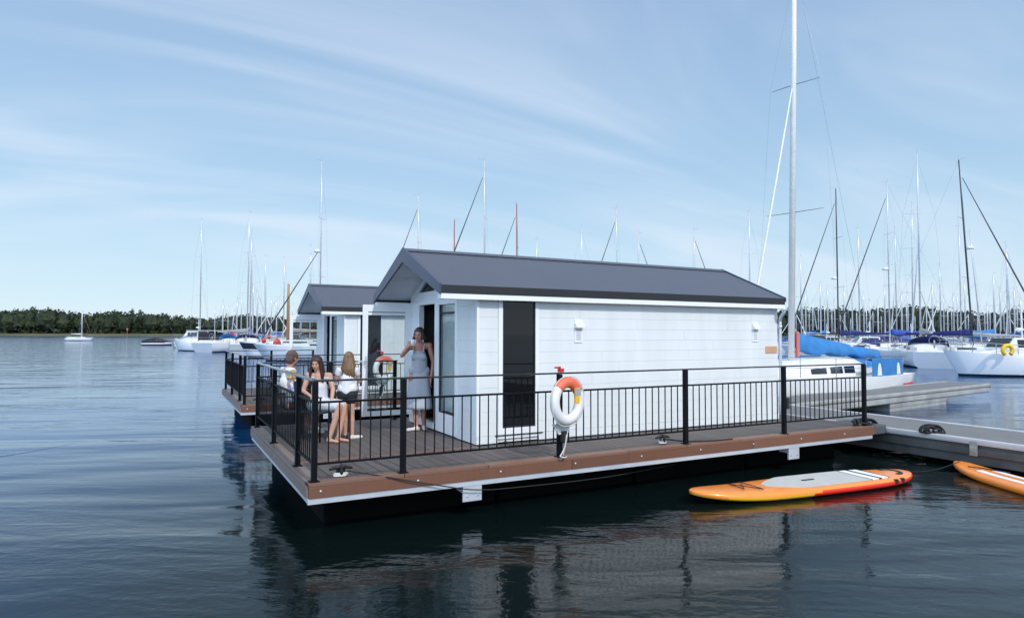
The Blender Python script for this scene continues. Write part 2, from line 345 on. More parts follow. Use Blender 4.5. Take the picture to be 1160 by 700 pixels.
amp = nt.nodes.new('ShaderNodeMapRange'); amp.inputs[1].default_value = 12; amp.inputs[2].default_value = 160; amp.inputs[3].default_value = 1; amp.inputs[4].default_value = 3; nt.links.new(vd.outputs['Value'], amp.inputs[0])
tc = nt.nodes.new('ShaderNodeTexCoord')
def wnoise(rot, sc, scale, det, dist, wgt):
    mp = nt.nodes.new('ShaderNodeMapping'); mp.vector_type = 'TEXTURE'; mp.inputs['Rotation'].default_value = (0,0,radians(rot)); mp.inputs['Scale'].default_value = (1/sc[0],1/sc[1],1)
    n = nt.nodes.new('ShaderNodeTexNoise'); n.inputs['Scale'].default_value = scale; n.inputs['Detail'].default_value = det; n.inputs['Distortion'].default_value = dist; n.inputs['Roughness'].default_value = .45
    nt.links.new(tc.outputs['Object'], mp.inputs[0]); nt.links.new(mp.outputs[0], n.inputs['Vector'])
    m = nt.nodes.new('ShaderNodeMath'); m.operation = 'MULTIPLY'; m.inputs[1].default_value = wgt; nt.links.new(n.outputs[0], m.inputs[0]); return m
def add(a, c):
    m = nt.nodes.new('ShaderNodeMath'); m.operation = 'ADD'; nt.links.new(a.outputs[0], m.inputs[0]); nt.links.new(c.outputs[0], m.inputs[1]); return m
h1 = wnoise(-22, (.3,1.25), .5, 2, .5, .075)         # long low swell
h2 = wnoise(-33, (.45,1.5), 2.0, 3, .5, .013)          # ripples
h3 = wnoise(-15, (1,1.3), 9, 3, .3, .0030)           # fine chop
pn = nt.nodes.new('ShaderNodeTexNoise'); pn.inputs['Scale'].default_value = .16; pn.inputs['Detail'].default_value = 3; nt.links.new(tc.outputs['Object'], pn.inputs['Vector'])
pr = nt.nodes.new('ShaderNodeMapRange'); pr.inputs[1].default_value = .35; pr.inputs[2].default_value = .65; pr.inputs[3].default_value = .25; pr.inputs[4].default_value = 1.5; nt.links.new(pn.outputs[0], pr.inputs[0])
ml = nt.nodes.new('ShaderNodeMath'); ml.operation = 'MULTIPLY'; hh = add(h2, h3); nt.links.new(hh.outputs[0], ml.inputs[0]); nt.links.new(pr.outputs[0], ml.inputs[1])
ml2 = nt.nodes.new('ShaderNodeMath'); ml2.operation = 'MULTIPLY'; nt.links.new(ml.outputs[0], ml2.inputs[0]); nt.links.new(amp.outputs[0], ml2.inputs[1])
ht = add(h1, ml2)
bp = nt.nodes.new('ShaderNodeBump'); bp.inputs['Distance'].default_value = 1; bp.inputs['Strength'].default_value = 1
# unresolved ripples of the open water: a small random tilt of the surface
tn = nt.nodes.new('ShaderNodeTexNoise'); tn.inputs['Scale'].default_value = 2.3; tn.inputs['Detail'].default_value = 2; nt.links.new(tc.outputs['Object'], tn.inputs['Vector'])
ts_ = nt.nodes.new('ShaderNodeVectorMath'); ts_.operation = 'SUBTRACT'; ts_.inputs[1].default_value = (.5,.5,.5); nt.links.new(tn.outputs['Color'], ts_.inputs[0])
ta = nt.nodes.new('ShaderNodeMapRange'); ta.inputs[1].default_value = 25; ta.inputs[2].default_value = 130; ta.inputs[3].default_value = 0; ta.inputs[4].default_value = .30; nt.links.new(vd.outputs['Value'], ta.inputs[0])
tm_ = nt.nodes.new('ShaderNodeVectorMath'); tm_.operation = 'SCALE'; nt.links.new(ts_.outputs[0], tm_.inputs[0]); nt.links.new(ta.outputs[0], tm_.inputs['Scale'])
tg = nt.nodes.new('ShaderNodeVectorMath'); tg.operation = 'ADD'; nt.links.new(tm_.outputs[0], tg.inputs[0]); nt.links.new(gc.outputs['Normal'], tg.inputs[1])
tnn = nt.nodes.new('ShaderNodeVectorMath'); tnn.operation = 'NORMALIZE'; nt.links.new(tg.outputs[0], tnn.inputs[0]); nt.links.new(tnn.outputs[0], bp.inputs['Normal'])
nt.links.new(ht.outputs[0], bp.inputs['Height']); nt.links.new(bp.outputs[0], b.inputs['Normal'])
q = MB(); 
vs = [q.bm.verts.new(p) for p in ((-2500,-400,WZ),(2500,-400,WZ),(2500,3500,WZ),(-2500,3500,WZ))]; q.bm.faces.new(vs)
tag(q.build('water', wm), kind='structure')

# wake of a boat that has passed: two low crests running in from the left
q = MB(); 
for k, (off, amp) in enumerate(((0,.034),(.7,.02))):
    pts = bez([atz(-60,524,WZ), atz(20,514,WZ), atz(80,503,WZ), atz(130,495,WZ), atz(180,490,WZ)], 12)
    rings = []
    for i, p in enumerate(pts):
        t = i/(len(pts)-1); a = amp*(1-t)**.8*.7+.0005; d = Vector((F_.x,F_.y,0)).normalized(); wd = .38
        c = p + d*(off*(1+.6*t)); c.z = WZ
        rings.append([c+d*(wd*u)+Vector((0,0,-.012+a*(cos(pi*u)*.5+.5)*1.0)) for u in (-1,-.75,-.5,-.25,0,.25,.5,.75,1)])
    q.loft(rings, None, False, False)
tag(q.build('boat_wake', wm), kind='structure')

# ------------------------------------------------------------------ the houseboat (pontoon deck, railings, cabin)
DX, DY = 9.74, 4.9            # deck size
CX0, CX1, CY0, CY1 = 2.61, 8.90, 1.34, 4.22
RX0, RX1, EY0, RYM, EY1 = 1.99, 8.95, 1.21, 2.78, 4.35
EZ, AZ = 2.285, 2.945         # roof edge and ridge heights
def rz(y): return EZ + (AZ-EZ)*(1-abs(y-RYM)/(RYM-EY0))
def make_houseboat(label, group, first):
    hb = empty('houseboat', (0,0,0), 0, label, 'houseboat', group)
    part = lambda mb, n, m=None, p=None: mb.build(n, m, p or hb)
    # pontoon
    q = MB(); q.box(.16,.20,-.05, DX-.02,DY-.02,-.004); part(q, 'deck_boards', 'deck')
    q = MB(); q.box(0,0,-.035, DX,.162,.004, None, .004)
    part(q, 'edge_board', 'edge')
    q = MB(); q.box(-.002,.166,-.035, .158,DY,.0035, None, .004); part(q, 'edge_board', 'edgey')
    q = MB(); q.box(.165,1.24,-.03, CX0-.02,1.36,.002, None, .003); part(q, 'edge_board', 'edge')
    q = MB(); q.box(.01,-.008,-.158, DX-.02,.02,-.037, None, .003); fb = part(q, 'fascia_board', 'fasc')
    for x in (.13,1.23,2.3,3.4,4.5,5.6,6.7,7.8,8.9):
        q = MB(); q.ball((x,-.012,-.085),(.013,.008,.013),None,2); q.build('screw_cap','alu',fb)
    q = MB(); q.box(-.012,.03,-.158, .02,DY,-.037, None, .003); part(q, 'fascia_board', 'edgey')
    q = MB(); q.box(.0,.005,-.222, DX-.05,.05,-.160, None, .003); q.box(.008,.055,-.222,.05,DY,-.160,None,.003); part(q, 'edge_strip', 'alu')
    for x in (1.93,7.65):
        q = MB(); q.box(x-.125,.012,-.405, x+.125,.04,-.2225, None, .004); q.box(x-.125,.04,-.3, x-.11,.2,-.2225); q.box(x+.11,.04,-.3, x+.125,.2,-.2225); br = part(q, 'bracket', 'alu')
        for u in (-.07,.07):
            q = MB(); q.ball((x+u,.010,-.34),(.012,.008,.012),None,2); q.build('bolt','brass',br)
    # under frame and floats
    q = MB(); q.box(.25,.50,-.2315, DX-.2,DY-.3,-.06); part(q, 'under_frame', 'float')
    for x0, x1 in ((.30,2.55),(2.62,4.85),(4.92,7.2),(7.27,9.5)):
        q = MB(); q.box(x0,.62,-.95, x1,DY-.3,-.232, None, .03); part(q, 'float', 'float')
    for x, y in ((.40,2.4),(.40,4.5)):
        q = MB(); q.tube([(x,y,-1.2),(x,y,-.2)], .07, None, 12); part(q, 'support_leg', 'float')
    # posts
    def post(x, y, h=1.1, w=.03):
        q = MB(); q.box(x-w,y-w,.0045, x+w,y+w,h-.022, None, .004); q.box(x-.055,y-.055,.0045, x+.055,y+.055,.014, None, .003); part(q, 'rail_post', 'black')
    fx = [.075,1.075,5.39,7.50,9.575]; ly = [1.03,2.9,4.74]
    for x in fx: post(x,.075)
    for y in ly: post(.075,y)
    for x in (1.3,2.5): post(x,4.74)
    # hand rail, panels
    q = MB(); q.box(.05,.052,1.078, 9.6,.098,1.1, None, .005); part(q, 'hand_rail', 'gloss')
    q = MB(); q.box(.045,.1,1.079, .105,4.77,1.101, None, .005); part(q, 'hand_rail', 'gloss')
    q = MB(); q.box(.11,4.72,1.078, 2.55,4.76,1.1, None, .005); part(q, 'hand_rail', 'gloss')
    def panel(a, b, x0, x1, n=None):
        q = MB(); L = x1-x0; n = n or max(2, round(L/.118))
        def bx(u0, v0, z0, u1, v1, z1):
            if a == 'x': q.box(u0, b+v0, z0, u1, b+v1, z1)
            else: q.box(b+v0, u0, z0, b+v1, u1, z1)
        bx(x0, -.014, .843, x1, .014, .866); bx(x0, -.014, .18, x1, .014, .202)
        for k in range(1, n):
            u = x0+L*k/n; bx(u-.006, -.006, .2025, u+.006, .006, .8425)
        part(q, 'railing_panel', 'black')
    panel('x',.075,.108,1.042); panel('x',.075,1.108,5.357,36); panel('x',.075,5.423,7.467); panel('x',.075,7.55,9.542)
    panel('y',.075,.108,.997); panel('y',.075,1.063,2.867); panel('y',.075,2.933,4.707)
    panel('x',4.74,.108,1.267); panel('x',4.74,1.333,2.467)
    q = MB(); q.box(7.535,.04,.40, 7.60,.11,.58, None, .006); q.tube([(7.6,.06,.5),(7.65,.03,.5),(7.72,.03,.5)], .008, None, 6); part(q, 'gate_latch', 'blackm')
    # ---- cabin walls: shiplap boards on solid wall pieces, with real openings
    q = MB()
    T = .1
    def wallx(y, x0, x1, z0, z1, out):
        q.box(x0, y, z0, x1, y-out*T, z1)
    # front wall: window opening 2.95..3.63 ; x
    for x0, x1 in ((CX0, 2.95),(3.64,CX1)): q.box(x0, CY0+.022, .02, x1, CY0+T, 2.16)
    q.box(2.95, CY0+.022, 2.14, 3.64, CY0+T, 2.16); q.box(2.95, CY0+.022, .02, 3.64, CY0+T, .19)
    q.box(CX0, CY1-T, .02, CX1, CY1-.022, 2.16)                           # back wall
    q.box(CX1-T, CY0+T, .02, CX1-.001, CY1-T, 2.16)                        # far end wall
    q.prism([(CX1-T,CY0+.03,2.16),(CX1-T,RYM,rz(RYM)-.09),(CX1-T,CY1-.03,2.16)], (T-.003,0,0))
    # near gable wall: cladding piece up to Y 2.04, door zone, then the rest; upper part over the joinery
    q.box(CX0+.022, CY0+T, .02, CX0+T, 2.04, 2.16)
    inner = q
    wall = part(inner, 'wall', 'clad')
    q = MB()
    def boards_x(y, x0, x1, z0, z1, d=1):
        z = z0
        while z < z1-.01:
            t = min(z+.172, z1); yb = y+d*.0215
            q.prism([(x0,yb,z),(x0,y-d*.001,z),(x0,y+d*.001,t-.002),(x0,y+d*.006,t-.001),(x0,yb,t-.001)], (x1-x0,0,0)); z = t
    def boards_y(x, y0, y1, z0, z1, d=1):
        z = z0
        while z < z1-.01:
            t = min(z+.172, z1); xb = x+d*.0215
            q.prism([(xb,y0,z),(x-d*.001,y0,z),(x+d*.001,y0,t-.002),(x+d*.006,y0,t-.001),(xb,y0,t-.001)], (0,y1-y0,0)); z = t
    boards_x(CY0, CX0+.001, 2.948, .13, 2.16)
    rb = random.Random(4); z = .13; k = 0
    while z < 2.15:
        t = min(z+.172, 2.16); c0 = 3.642
        for cut in ((5.35,7.4) if k % 2 else (4.6,6.5,8.1)):
            c1_ = cut+rb.uniform(-.25,.25); boards_x(CY0, c0, c1_-.0015, z, t); c0 = c1_+.0015
        boards_x(CY0, c0, CX1, z, t); z = t; k += 1
    boards_x(CY1, CX0+.001, CX1, .13, 2.16, -1)
    boards_y(CX0, CY0+.0225, 2.04, .13, 2.16)
    boards_y(CX1+.0225, CY0+.03, CY1-.03, .13, 2.16, -1)
    part(q, 'cladding', 'clad')
    q = MB()
    for x0, x1 in ((CX0-.004,2.948),(3.642,CX1+.004)): q.box(x0, CY0-.008, .012, x1, CY0+.02, .125, None, .003)
    q.box(CX0-.008, CY0-.004, .012, CX0+.02, 2.04, .125, None, .003); part(q, 'skirting_board', 'clad')
    q = MB(); q.box(CX0-.012, CY0-.012, .126, CX0+.03, CY0+.03, 2.088, None, .003); part(q, 'corner_trim', 'white')
    # front tall window
    q = MB(); q.box(2.952,CY0-.010,.07, 3.022,CY0+.06,2.12,None,.003); q.box(3.578,CY0-.010,.07, 3.638,CY0+.06,2.12,None,.003)
    q.box(3.022,CY0-.0095,.07, 3.578,CY0+.055,.222,None,.003); q.box(3.022,CY0-.0095,2.101,3.578,CY0+.055,2.12); win = part(q, 'window', 'white')
    q = MB(); q.box(3.022,CY0+.012,.222, 3.578,CY0+.034,2.101); q.build('pane','gdark',win)
    q = MB()
    for a in ((3.022,.222,3.04,2.101),(3.56,.222,3.578,2.101),(3.04,.222,3.56,.245),(3.04,2.075,3.56,2.101)): q.box(a[0],CY0-.004,a[1],a[2],CY0+.011,a[3])
    q.build('gasket','blackm',win)
    q = MB(); q.box(2.90,CY0-.03,.118, 3.70,CY0-.011,.130); q.build('dark_strip','blackm',win)  # thin black strip across the foot of the window frame
    # gable joinery: sidelight, door jambs, head panel
    xg = CX0-.01
    q = MB(); q.box(xg,2.04,.02, xg+.09,2.14,2.16,None,.003); q.box(xg,2.80,.02, xg+.09,2.99,2.16,None,.003)
    q.box(xg,2.14,.02, xg+.09,2.80,.33,None,.003); q.box(xg,2.14,2.075, xg+.09,2.80,2.16)
    sl_ = part(q, 'sidelight', 'white')
    q = MB(); q.box(xg+.035,2.14,.33, xg+.06,2.80,2.075); q.build('pane','gclear',sl_)
    q = MB(); q.box(xg+.064,2.142,.36, xg+.068,2.798,2.073); q.build('reflection_panel','reflection_panel',sl_)  # pale panel added behind the pane in place of the door leaf's reflection
    q = MB(); q.box(xg+.012,2.14,1.93, xg+.034,2.80,1.95); q.box(xg+.012,2.775,.33, xg+.034,2.80,2.075); q.box(xg+.012,2.14,.33,xg+.034,2.155,2.075); q.box(xg+.012,2.155,.33,xg+.034,2.775,.345); q.build('gasket','blackm',sl_)
    q = MB(); q.box(xg,3.72,.02, xg+.09,4.21,2.16,None,.003); q.box(xg,2.99,2.10, xg+.09,3.72,2.16); q.box(xg,2.99,.02, xg+.09,3.72,.12,None,.003)
    part(q, 'door_frame', 'white')
    # gable head wall with the triangular light
    q = MB(); zt = lambda y: rz(y)-.075
    poly = lambda L: [(xg+.012,y,z) for y, z in L]
    q.prism(poly([(CY0+.02,2.163),(CY1-.02,2.163),(CY1-.02,2.32),(CY0+.02,2.32)]), (.08,0,0))
    q.prism(poly([(CY0+.02,2.32),(1.76,2.32),(2.68,2.8),(2.68,zt(2.68)),(CY0+.02,zt(CY0+.02))]), (.08,0,0))
    q.prism(poly([(CY1-.02,2.32),(3.80,2.32),(2.88,2.8),(2.88,zt(2.88)),(CY1-.02,zt(CY1-.02))]), (.08,0,0))
    q.box(xg+.012,2.5,2.32,xg+.092,3.03,2.82); q.prism(poly([(2.68,2.79),(2.88,2.79),(2.88,zt(2.88)),(2.78,zt(2.78)),(2.68,zt(2.68))]),(.08,0,0))
    part(q, 'gable_wall', 'white')
    q = MB(); q.prism([(xg+.05,3.03,2.32),(xg+.05,3.80,2.32),(xg+.05,3.03,2.725)], (.02,0,0)); gw = part(q, 'gable_window', 'gdark')
    # roof: two slabs
    q = MB()
    for s_, ye in ((1,EY0),(-1,EY1)):
        q.prism([(RX0,ye,EZ),(RX0,RYM,AZ),(RX0,RYM,AZ-.045),(RX0,ye,EZ-.045)], (RX1-RX0,0,0))
    rf = part(q, 'roof', 'roof')
    q = MB(); q.prism([(RX0-.01,RYM-.12,AZ-.035),(RX0-.01,RYM,AZ+.022),(RX0-.01,RYM+.12,AZ-.035),(RX0-.01,RYM,AZ+.004)], (RX1-RX0+.02,0,0)); q.build('ridge_cap','roof',rf)
    q = MB()                                                       # barge boards at both ends
    for x0, x1 in ((RX0-.03,RX0),(RX1,RX1+.02)):
        th = .20 if x0 < 5 else .10
        for ye in (EY0-.02,EY1+.02):
            e = EZ-.008
            q = MB(); q.prism([(x0,ye,e+.02),(x0,RYM,AZ+.03),(x0,RYM,AZ-th),(x0,ye,e-th*.62)], (x1-x0,0,0)); q.build('barge_board','barge',rf)
    q = MB(); q.box(RX0+.001,EY0-.008,2.165, RX1-.001,EY0+.014,EZ-.004); q.build('eave_fascia','eave',rf); q = MB(); q.box(RX0+.001,EY1-.014,2.165, RX1-.001,EY1+.008,EZ-.004); q.build('eave_fascia','eave',rf)
    q = MB(); q.box(RX0+.001,EY0-.004,2.088, RX1-.001,CY0-.014,2.162, None, .004); q.build('eave_trim','white',rf); q = MB(); q.box(RX0+.001,CY1+.014,2.088, RX1-.001,EY1+.004,2.162, None, .004); q.build('eave_trim','white',rf)
    q = MB()                                                       # sloping soffit under the gable overhang
    for s_, ye in ((1,EY0+.02),(-1,EY1-.02)):
        q.prism([(RX0+.002,ye,EZ-.055),(RX0+.002,RYM,AZ-.055),(RX0+.002,RYM,AZ-.075),(RX0+.002,ye,EZ-.075)], (CX0-RX0+.05,0,0))
    so_ = q.build('soffit','soffit',rf)
    q = MB(); q.tube([(2.3,3.55,rz(3.55)-.081),(2.3,3.55,rz(3.55)-.076)], .045, None, 14); q.build('downlight','alu',rf)
    # interior
    q = MB(); q.box(CX0+.1,CY0+.1,.02, CX1-.1,CY1-.1,.11); part(q, 'cabin_floor', 'intf')
    q = MB(); q.box(4.6,CY0+.101,.11, 4.66,CY1-.101,2.2); q.box(CX0+.09,CY1-.14,.11,4.6,CY1-.102,2.2); q.box(3.68,CY0+.102,.11,4.6,CY0+.13,2.1); part(q, 'partition', 'int')
    q = MB(); q.box(CX0+.09,CY0+.1,2.20, CX1-.1,CY1-.1,2.215); part(q, 'ceiling', 'int')
    q = MB(); q.box(3.9,2.2,.11, 4.55,3.9,.55,None,.03); q.box(4.3,2.2,.55, 4.55,3.9,.95,None,.04); part(q, 'bench', 'cloth_g')
    # open door leaf, at right angles to the gable
    y0, y1 = 4.085, 4.125
    q = MB(); q.box(1.70,y0,.155, 1.792,y1,2.107,None,.004); q.box(2.473,y0,.155, 2.60,y1,2.107,None,.004)
    q.box(1.792,y0,1.985, 2.473,y1,2.107,None,.004); q.box(1.792,y0,.155, 2.473,y1,.243,None,.004); q.box(1.792,y0+.002,1.925, 2.473,y1-.002,1.972)
    dr = part(q, 'door', 'white')
    q = MB(); q.box(1.792,y0+.014,.243, 2.473,y1-.014,1.925); q.build('pane','gclear',dr)
    q = MB(); q.box(1.792,y0+.004,1.972, 2.473,y1-.004,1.985); q.build('gasket','blackm',dr)
    q = MB(); q.box(1.735,y0-.01,1.0, 1.765,y0,1.2); q.tube([(1.75,y0-.008,1.12),(1.75,y0-.06,1.12),(1.60,y0-.065,1.115)], .011, None, 8); q.build('handle','alu',dr)
    for z in (.4,1.1,1.9):
        q = MB(); q.box(2.595,y0-.008,z,2.605,y1+.01,z+.1); q.build('hinge','alu',dr)
    # wall vents, tan plate, downpipe
    for x in (4.357, 8.286):
        q = MB(); q.box(x-.075,CY0-.014,1.47, x+.075,CY0-.001,1.83,None,.004); q.prism([(x-.075,CY0-.012,1.80),(x-.075,CY0-.075,1.73),(x-.075,CY0-.075,1.70),(x-.075,CY0-.012,1.70)], (.15,0,0))
        v = part(q, 'vent', 'white')
        q = MB()
        for j in range(5):
            z = 1.515+j*.035; q.box(x-.045,CY0-.019,z, x+.045,CY0-.0122,z+.012)
        q.build('louvre','cgrey',v)
    q = MB(); q.box(8.563,CY0-.012,1.255, 8.868,CY0-.001,1.385,None,.003); part(q, 'vent_plate', 'copper')
    q = MB(); q.tube(bez([(8.87,1.17,2.10),(8.875,1.17,2.02),(8.885,1.25,1.93),(8.93,1.30,1.86),(8.935,1.31,1.7),(8.935,1.31,.1)],6), .03, None, 10)
    q.tube([(8.87,1.17,2.05),(8.87,1.17,2.10)], .038, None, 10); q.tube([(8.935,1.31,1.72),(8.935,1.31,1.78)], .037, None, 10); part(q, 'downpipe', 'alu')
    # cleats bolted to the edge board
    for x, y in ((.40,.23),(5.12,.27),(9.40,.12)):
        q = MB(); q.box(x-.07,y-.03,.0045, x+.07,y+.03,.02,None,.004); q.tube([(x-.035,y,.015),(x-.035,y,.085)], .018, None, 8); q.tube([(x+.035,y,.015),(x+.035,y,.085)], .018, None, 8)
        q.tube([(x-.13,y,.085),(x-.05,y,.105),(x+.05,y,.105),(x+.13,y,.085)], [.012,.022,.022,.012], None, 8); q.torus((x,y,.07),.05,.018,'x',None,14,6); part(q, 'cleat', 'blackm')
    return hb
hb = make_houseboat('nearest white clad houseboat with slate roof, brown decking and black railings', 'houseboats side by side on the pontoon', True)
hb2 = copy_tree(hb); hb2.location = (.2, 8.5, 0)
hb2['label'] = 'second white houseboat partly hidden behind the nearest one, its glass door standing open'

# lifebuoy on its own stanchion, and the matching one on the second houseboat
def lifebuoy_stand():
    r = empty('lifebuoy_station', (3.219,.036,.0045), radians(17), 'orange and white lifebuoy on the black rail post before the nearest cabin wall', 'lifebuoy', 'lifebuoys on the railings')
    q = MB(); q.box(-.03,.01,0, .03,.07,1.07,None,.004); q.box(-.055,-.015,0,.055,.095,.012,None,.003); q.build('post','black',r)
    q = MB(); q.box(-.035,-.01,1.10, .04,.05,1.15,None,.01); q.tube([(-.14,0,1.165),(-.03,0,1.165)], .012, None, 8); q.build('clamp','red',r)
    q = MB(); q.torus((.0,-.09,.73), .245, .070, 'y', 'bwhite', 48, 14, sq=.85); ring = q.build('ring','bwhite',r)
    q = MB(); q.torus((.0,-.09,.73), .245, .0735, 'y', None, 26, 14, radians(32), radians(138), sq=.86)
    q.build('orange_band','orange',ring)
    q = MB(); pts = []
    for k in range(49):
        t = 2*pi*k/48; rr = .318+.016*abs(sin(2*t)); pts.append((rr*cos(t), -.11, .73+rr*sin(t)))
    q.tube(pts, .006, None, 6); q.build('grab_line','ropew',ring)
    q = MB(); q.prism([(-.20,-.02,.44),(.17,-.02,.44),(.10,-.02,.30),(-.08,-.02,.30)], (0,.02,0)); q.build('holder','bwhite',r)
    q = MB(); q.box(.045,-.19,.80, .155,-.17,.90,None,.004); q.box(.05,-.192,.70,.13,-.165,.80,None,.01); q.mats = []; 
    q.build('throwing_line_bag','yel',r)
    q = MB(); q.box(.045,-.1925,.805,.155,-.1905,.895); q.build('tag','cgrey',r)
    q = MB(); q.box(-.04,-.07,.20, .05,-.005,.34,None,.01); q.build('strap','blackm',r)
    q = MB(); q.tube(bez([(.0,-.08,.30),(-.02,-.07,.15),(-.06,-.05,.06),(-.10,-.06,.03),(-.05,-.09,.012),(.02,-.06,.012)],6), .009, None, 6)
    q.tube(bez([(.03,-.075,.34),(.0,-.07,.2),(-.04,-.05,.02)],6), .007, None, 6); q.build('line','ropew',r)
    return r
lb = lifebuoy_stand(); lb2 = copy_tree(lb); lb2.location = (3.419,8.536,.0045)
lb2['label'] = 'far orange and white lifebuoy on the second houseboat railing, seen through the open glass door'

# coils of white line at the cleats, mooring lines
def coil(c, r, n, rr, m, label, name='rope_coil', squash=.5, tilt=0):
    q = MB()
    for k in range(n):
        pts = [(c[0]+r*(1-.07*k)*cos(t)+.01*sin(3*t+k), c[1]+r*squash*(1-.07*k)*sin(t), c[2]+rr+k*rr*1.5+tilt*cos(t)*r) for t in [2*pi*j/20 for j in range(21)]]
        q.tube(pts, rr, None, 6)
    return tag(q.build(name, m), label, 'rope')
coil((.40,.225,.004), .075, 3, .009, 'ropew', 'white mooring rope looped round the cleat near the front corner of the deck')
coil((5.12,.265,.004), .07, 3, .009, 'ropew', 'white mooring rope looped round the cleat in the middle of the deck edge')
q = MB(); q.tube(bez([(.46,.22,.06),(.7,.08,.022),(.95,-.025,-.03),(1.4,-.045,-.14),(1.95,-.05,-.26),(2.6,-.02,-.30),(4.0,.1,-.34),(5.4,.3,-.33)],8), .007, None, 8)
tag(q.build('mooring_line','rope'), 'dark mooring line running from the front corner cleat down over the brown fascia', 'rope')
q = MB(); q.tube(bez([(5.18,.25,.06),(5.5,.16,.02),(5.9,.06,.014),(6.3,.04,.014)],8), .011, None, 8)
tag(q.build('mooring_line','rope'), 'short dark line lying on the deck from the middle cleat', 'rope')

# ------------------------------------------------------------------ walkway, finger
def walk(name, x0, y0, L, ang, w, label, ztop=-.1, near=True):
    """walkway starting at (x0,y0) on its -local-x side ... runs along local +X, width w to local +Y"""
    r = empty(name, (x0,y0,0), ang, label, 'walkway')
    q = MB(); q.box(0,.10,ztop-.05, L,w-.10,ztop-.004); q.build('walkway_surface','walk',r)
    for a, b_ in ((0,.098),(w-.098,w)):
        q = MB(); q.box(0,a,ztop-.085, L,b_,ztop+.016,None,.03); q.build('edge_rail','wale',r)
    for a in (.035,w-.035):
        q = MB(); q.box(0,a-.03,ztop-.25, L,a+.03,ztop-.14,None,.01); q.build('lower_beam','waled',r)
        q = MB(); q.box(0.02,a-.02+(.03 if a<1 else -.03),ztop-.40, L-.02,a+.02+(.03 if a<1 else -.03),ztop-.09,None,.004); q.build('side_panel','waled',r)
    return r
mw = walk('main_walkway', 10.30+1.8, -14, 60, radians(90), 1.8, 'grey floating walkway with pale edge rails beside the paddleboards')
q = MB()
for k in range(15):
    y = .8+k*1.32*3
    if y > 58: break
    for a, sgn in ((1.8,1),):
        q = MB(); q.box(y-.06,a+.002,-.36, y+.06,a+.014,-.13,None,.003); q.box(y-.04,a+.014,-.30,y+.04,a+.03,-.22,None,.004); q.build('bracket','galv',mw)
for k in range(12):
    q = MB(); q.box(.4+k*5,.25,-.95, 3.6+k*5,1.55,-.35,None,.03); q.build('float','float',mw)
fa = atan2(.118*12,12)
fw = walk('finger_pontoon', 12.12, 3.62, 12.1, fa, 1.45, 'pale concrete finger pontoon on box floats reaching right between the yacht and open water', -.1)
for ch in list(fw.children):
    if ch.name.startswith('side_panel') or ch.name.startswith('lower_beam'): ch.data.materials[0] = K['conc']
    if ch.name.startswith('side_panel'): ch.location.z = -.08; ch.scale.z = .6
    if ch.name.startswith('edge_rail'): ch.data.materials[0] = K['conc']
for x0 in (.3, 5.05, 9.0):
    pass
def fl(x0, x1):
    q = MB(); q.box(x0,.06,-.85, x1,1.39,-.505,None,.01); q.box(x0,.05,-.50, x1,1.40,-.18,None,.02); q.build('float','conc',fw)
fl(5.0,8.7); fl(.1,1.5)
q = MB(); q.box(12.1-.02,-.01,-.25, 12.14,1.46,-.09,None,.01); q.build('end_cap','conc',fw)
# things on the walkway
q = MB(); q.box(11.2,4.2,-.1, 11.5,4.5,.12,None,.02); q.box(11.18,4.18,.12,11.52,4.52,.15,None,.01)
tag(q.build('dock_box','cgrey'), 'small grey box standing on the walkway behind the railing', 'box')
def cleat_thing(loc, rzz, label):
    q = MB(); q.box(-.09,-.035,0, .09,.035,.02,None,.004)
    for u in (-.04,.04): q.tube([(u,0,.015),(u,0,.075)], .018, None, 8)
    q.tube([(-.16,0,.075),(-.06,0,.088),(.06,0,.088),(.16,0,.075)], [.012,.02,.02,.012], None, 8)
    o = q.build('mooring_cleat','blackm'); o.location = loc; o.rotation_euler = (0,0,rzz); return tag(o, label, 'cleat', 'cleats on the walkway edge')
def loop(name, c, rad, m, label, rot=0, n=5):
    q = MB(); rr = .016
    for k in range(n):
        cc = Vector(c)+Vector((.012*k*sin(k*2.1),.03*k-.06,0)); r2 = rad*(1-.05*(k%3))
        pts = [cc+Vector((r2*cos(t)*cos(rot), r2*cos(t)*sin(rot)*1+.02*sin(2*t+k), rr+.75*r2*max(-.02,sin(t)) )) for t in [2*pi*j/24 for j in range(25)]]
        q.tube(pts, rr, None, 6)
    return tag(q.build(name, m), label, 'rope')
cleat_thing((10.36,.62,-.087), radians(90), 'black cleat on the walkway edge right beside the houseboat deck corner')
cleat_thing((10.36,-.62,-.087), radians(90), 'black cleat on the pale walkway edge further right, above the paddleboards')
loop('rope_coil', (10.15,.42,-.09), .17, 'rope', 'black mooring rope coil between the deck corner and the walkway', radians(-28))
loop('rope_coil', (10.37,-.62,-.09), .17, 'rope', 'black rope coil wound on the right hand walkway cleat', radians(-28), 4)
q = MB(); q.tube(bez([(9.42,.12,.07),(9.62,.04,.03),(9.85,.08,-.02),(10.1,.3,-.03),(10.36,.6,.0)],8), .016, None, 8)
q.tube(bez([(9.40,.10,.075),(9.6,.14,.05),(9.9,.2,.02),(10.2,.38,-.05)],8), .014, None, 8)
tag(q.build('mooring_line','rope'), 'doubled black line tying the deck corner cleat to the walkway', 'rope')
q = MB(); q.box(9.76,.12,-.19, 10.28,.9,-.03,None,.02); tag(q.build('fender_block','waled'), 'dark fender block wedged between the houseboat deck and the walkway', 'fender')

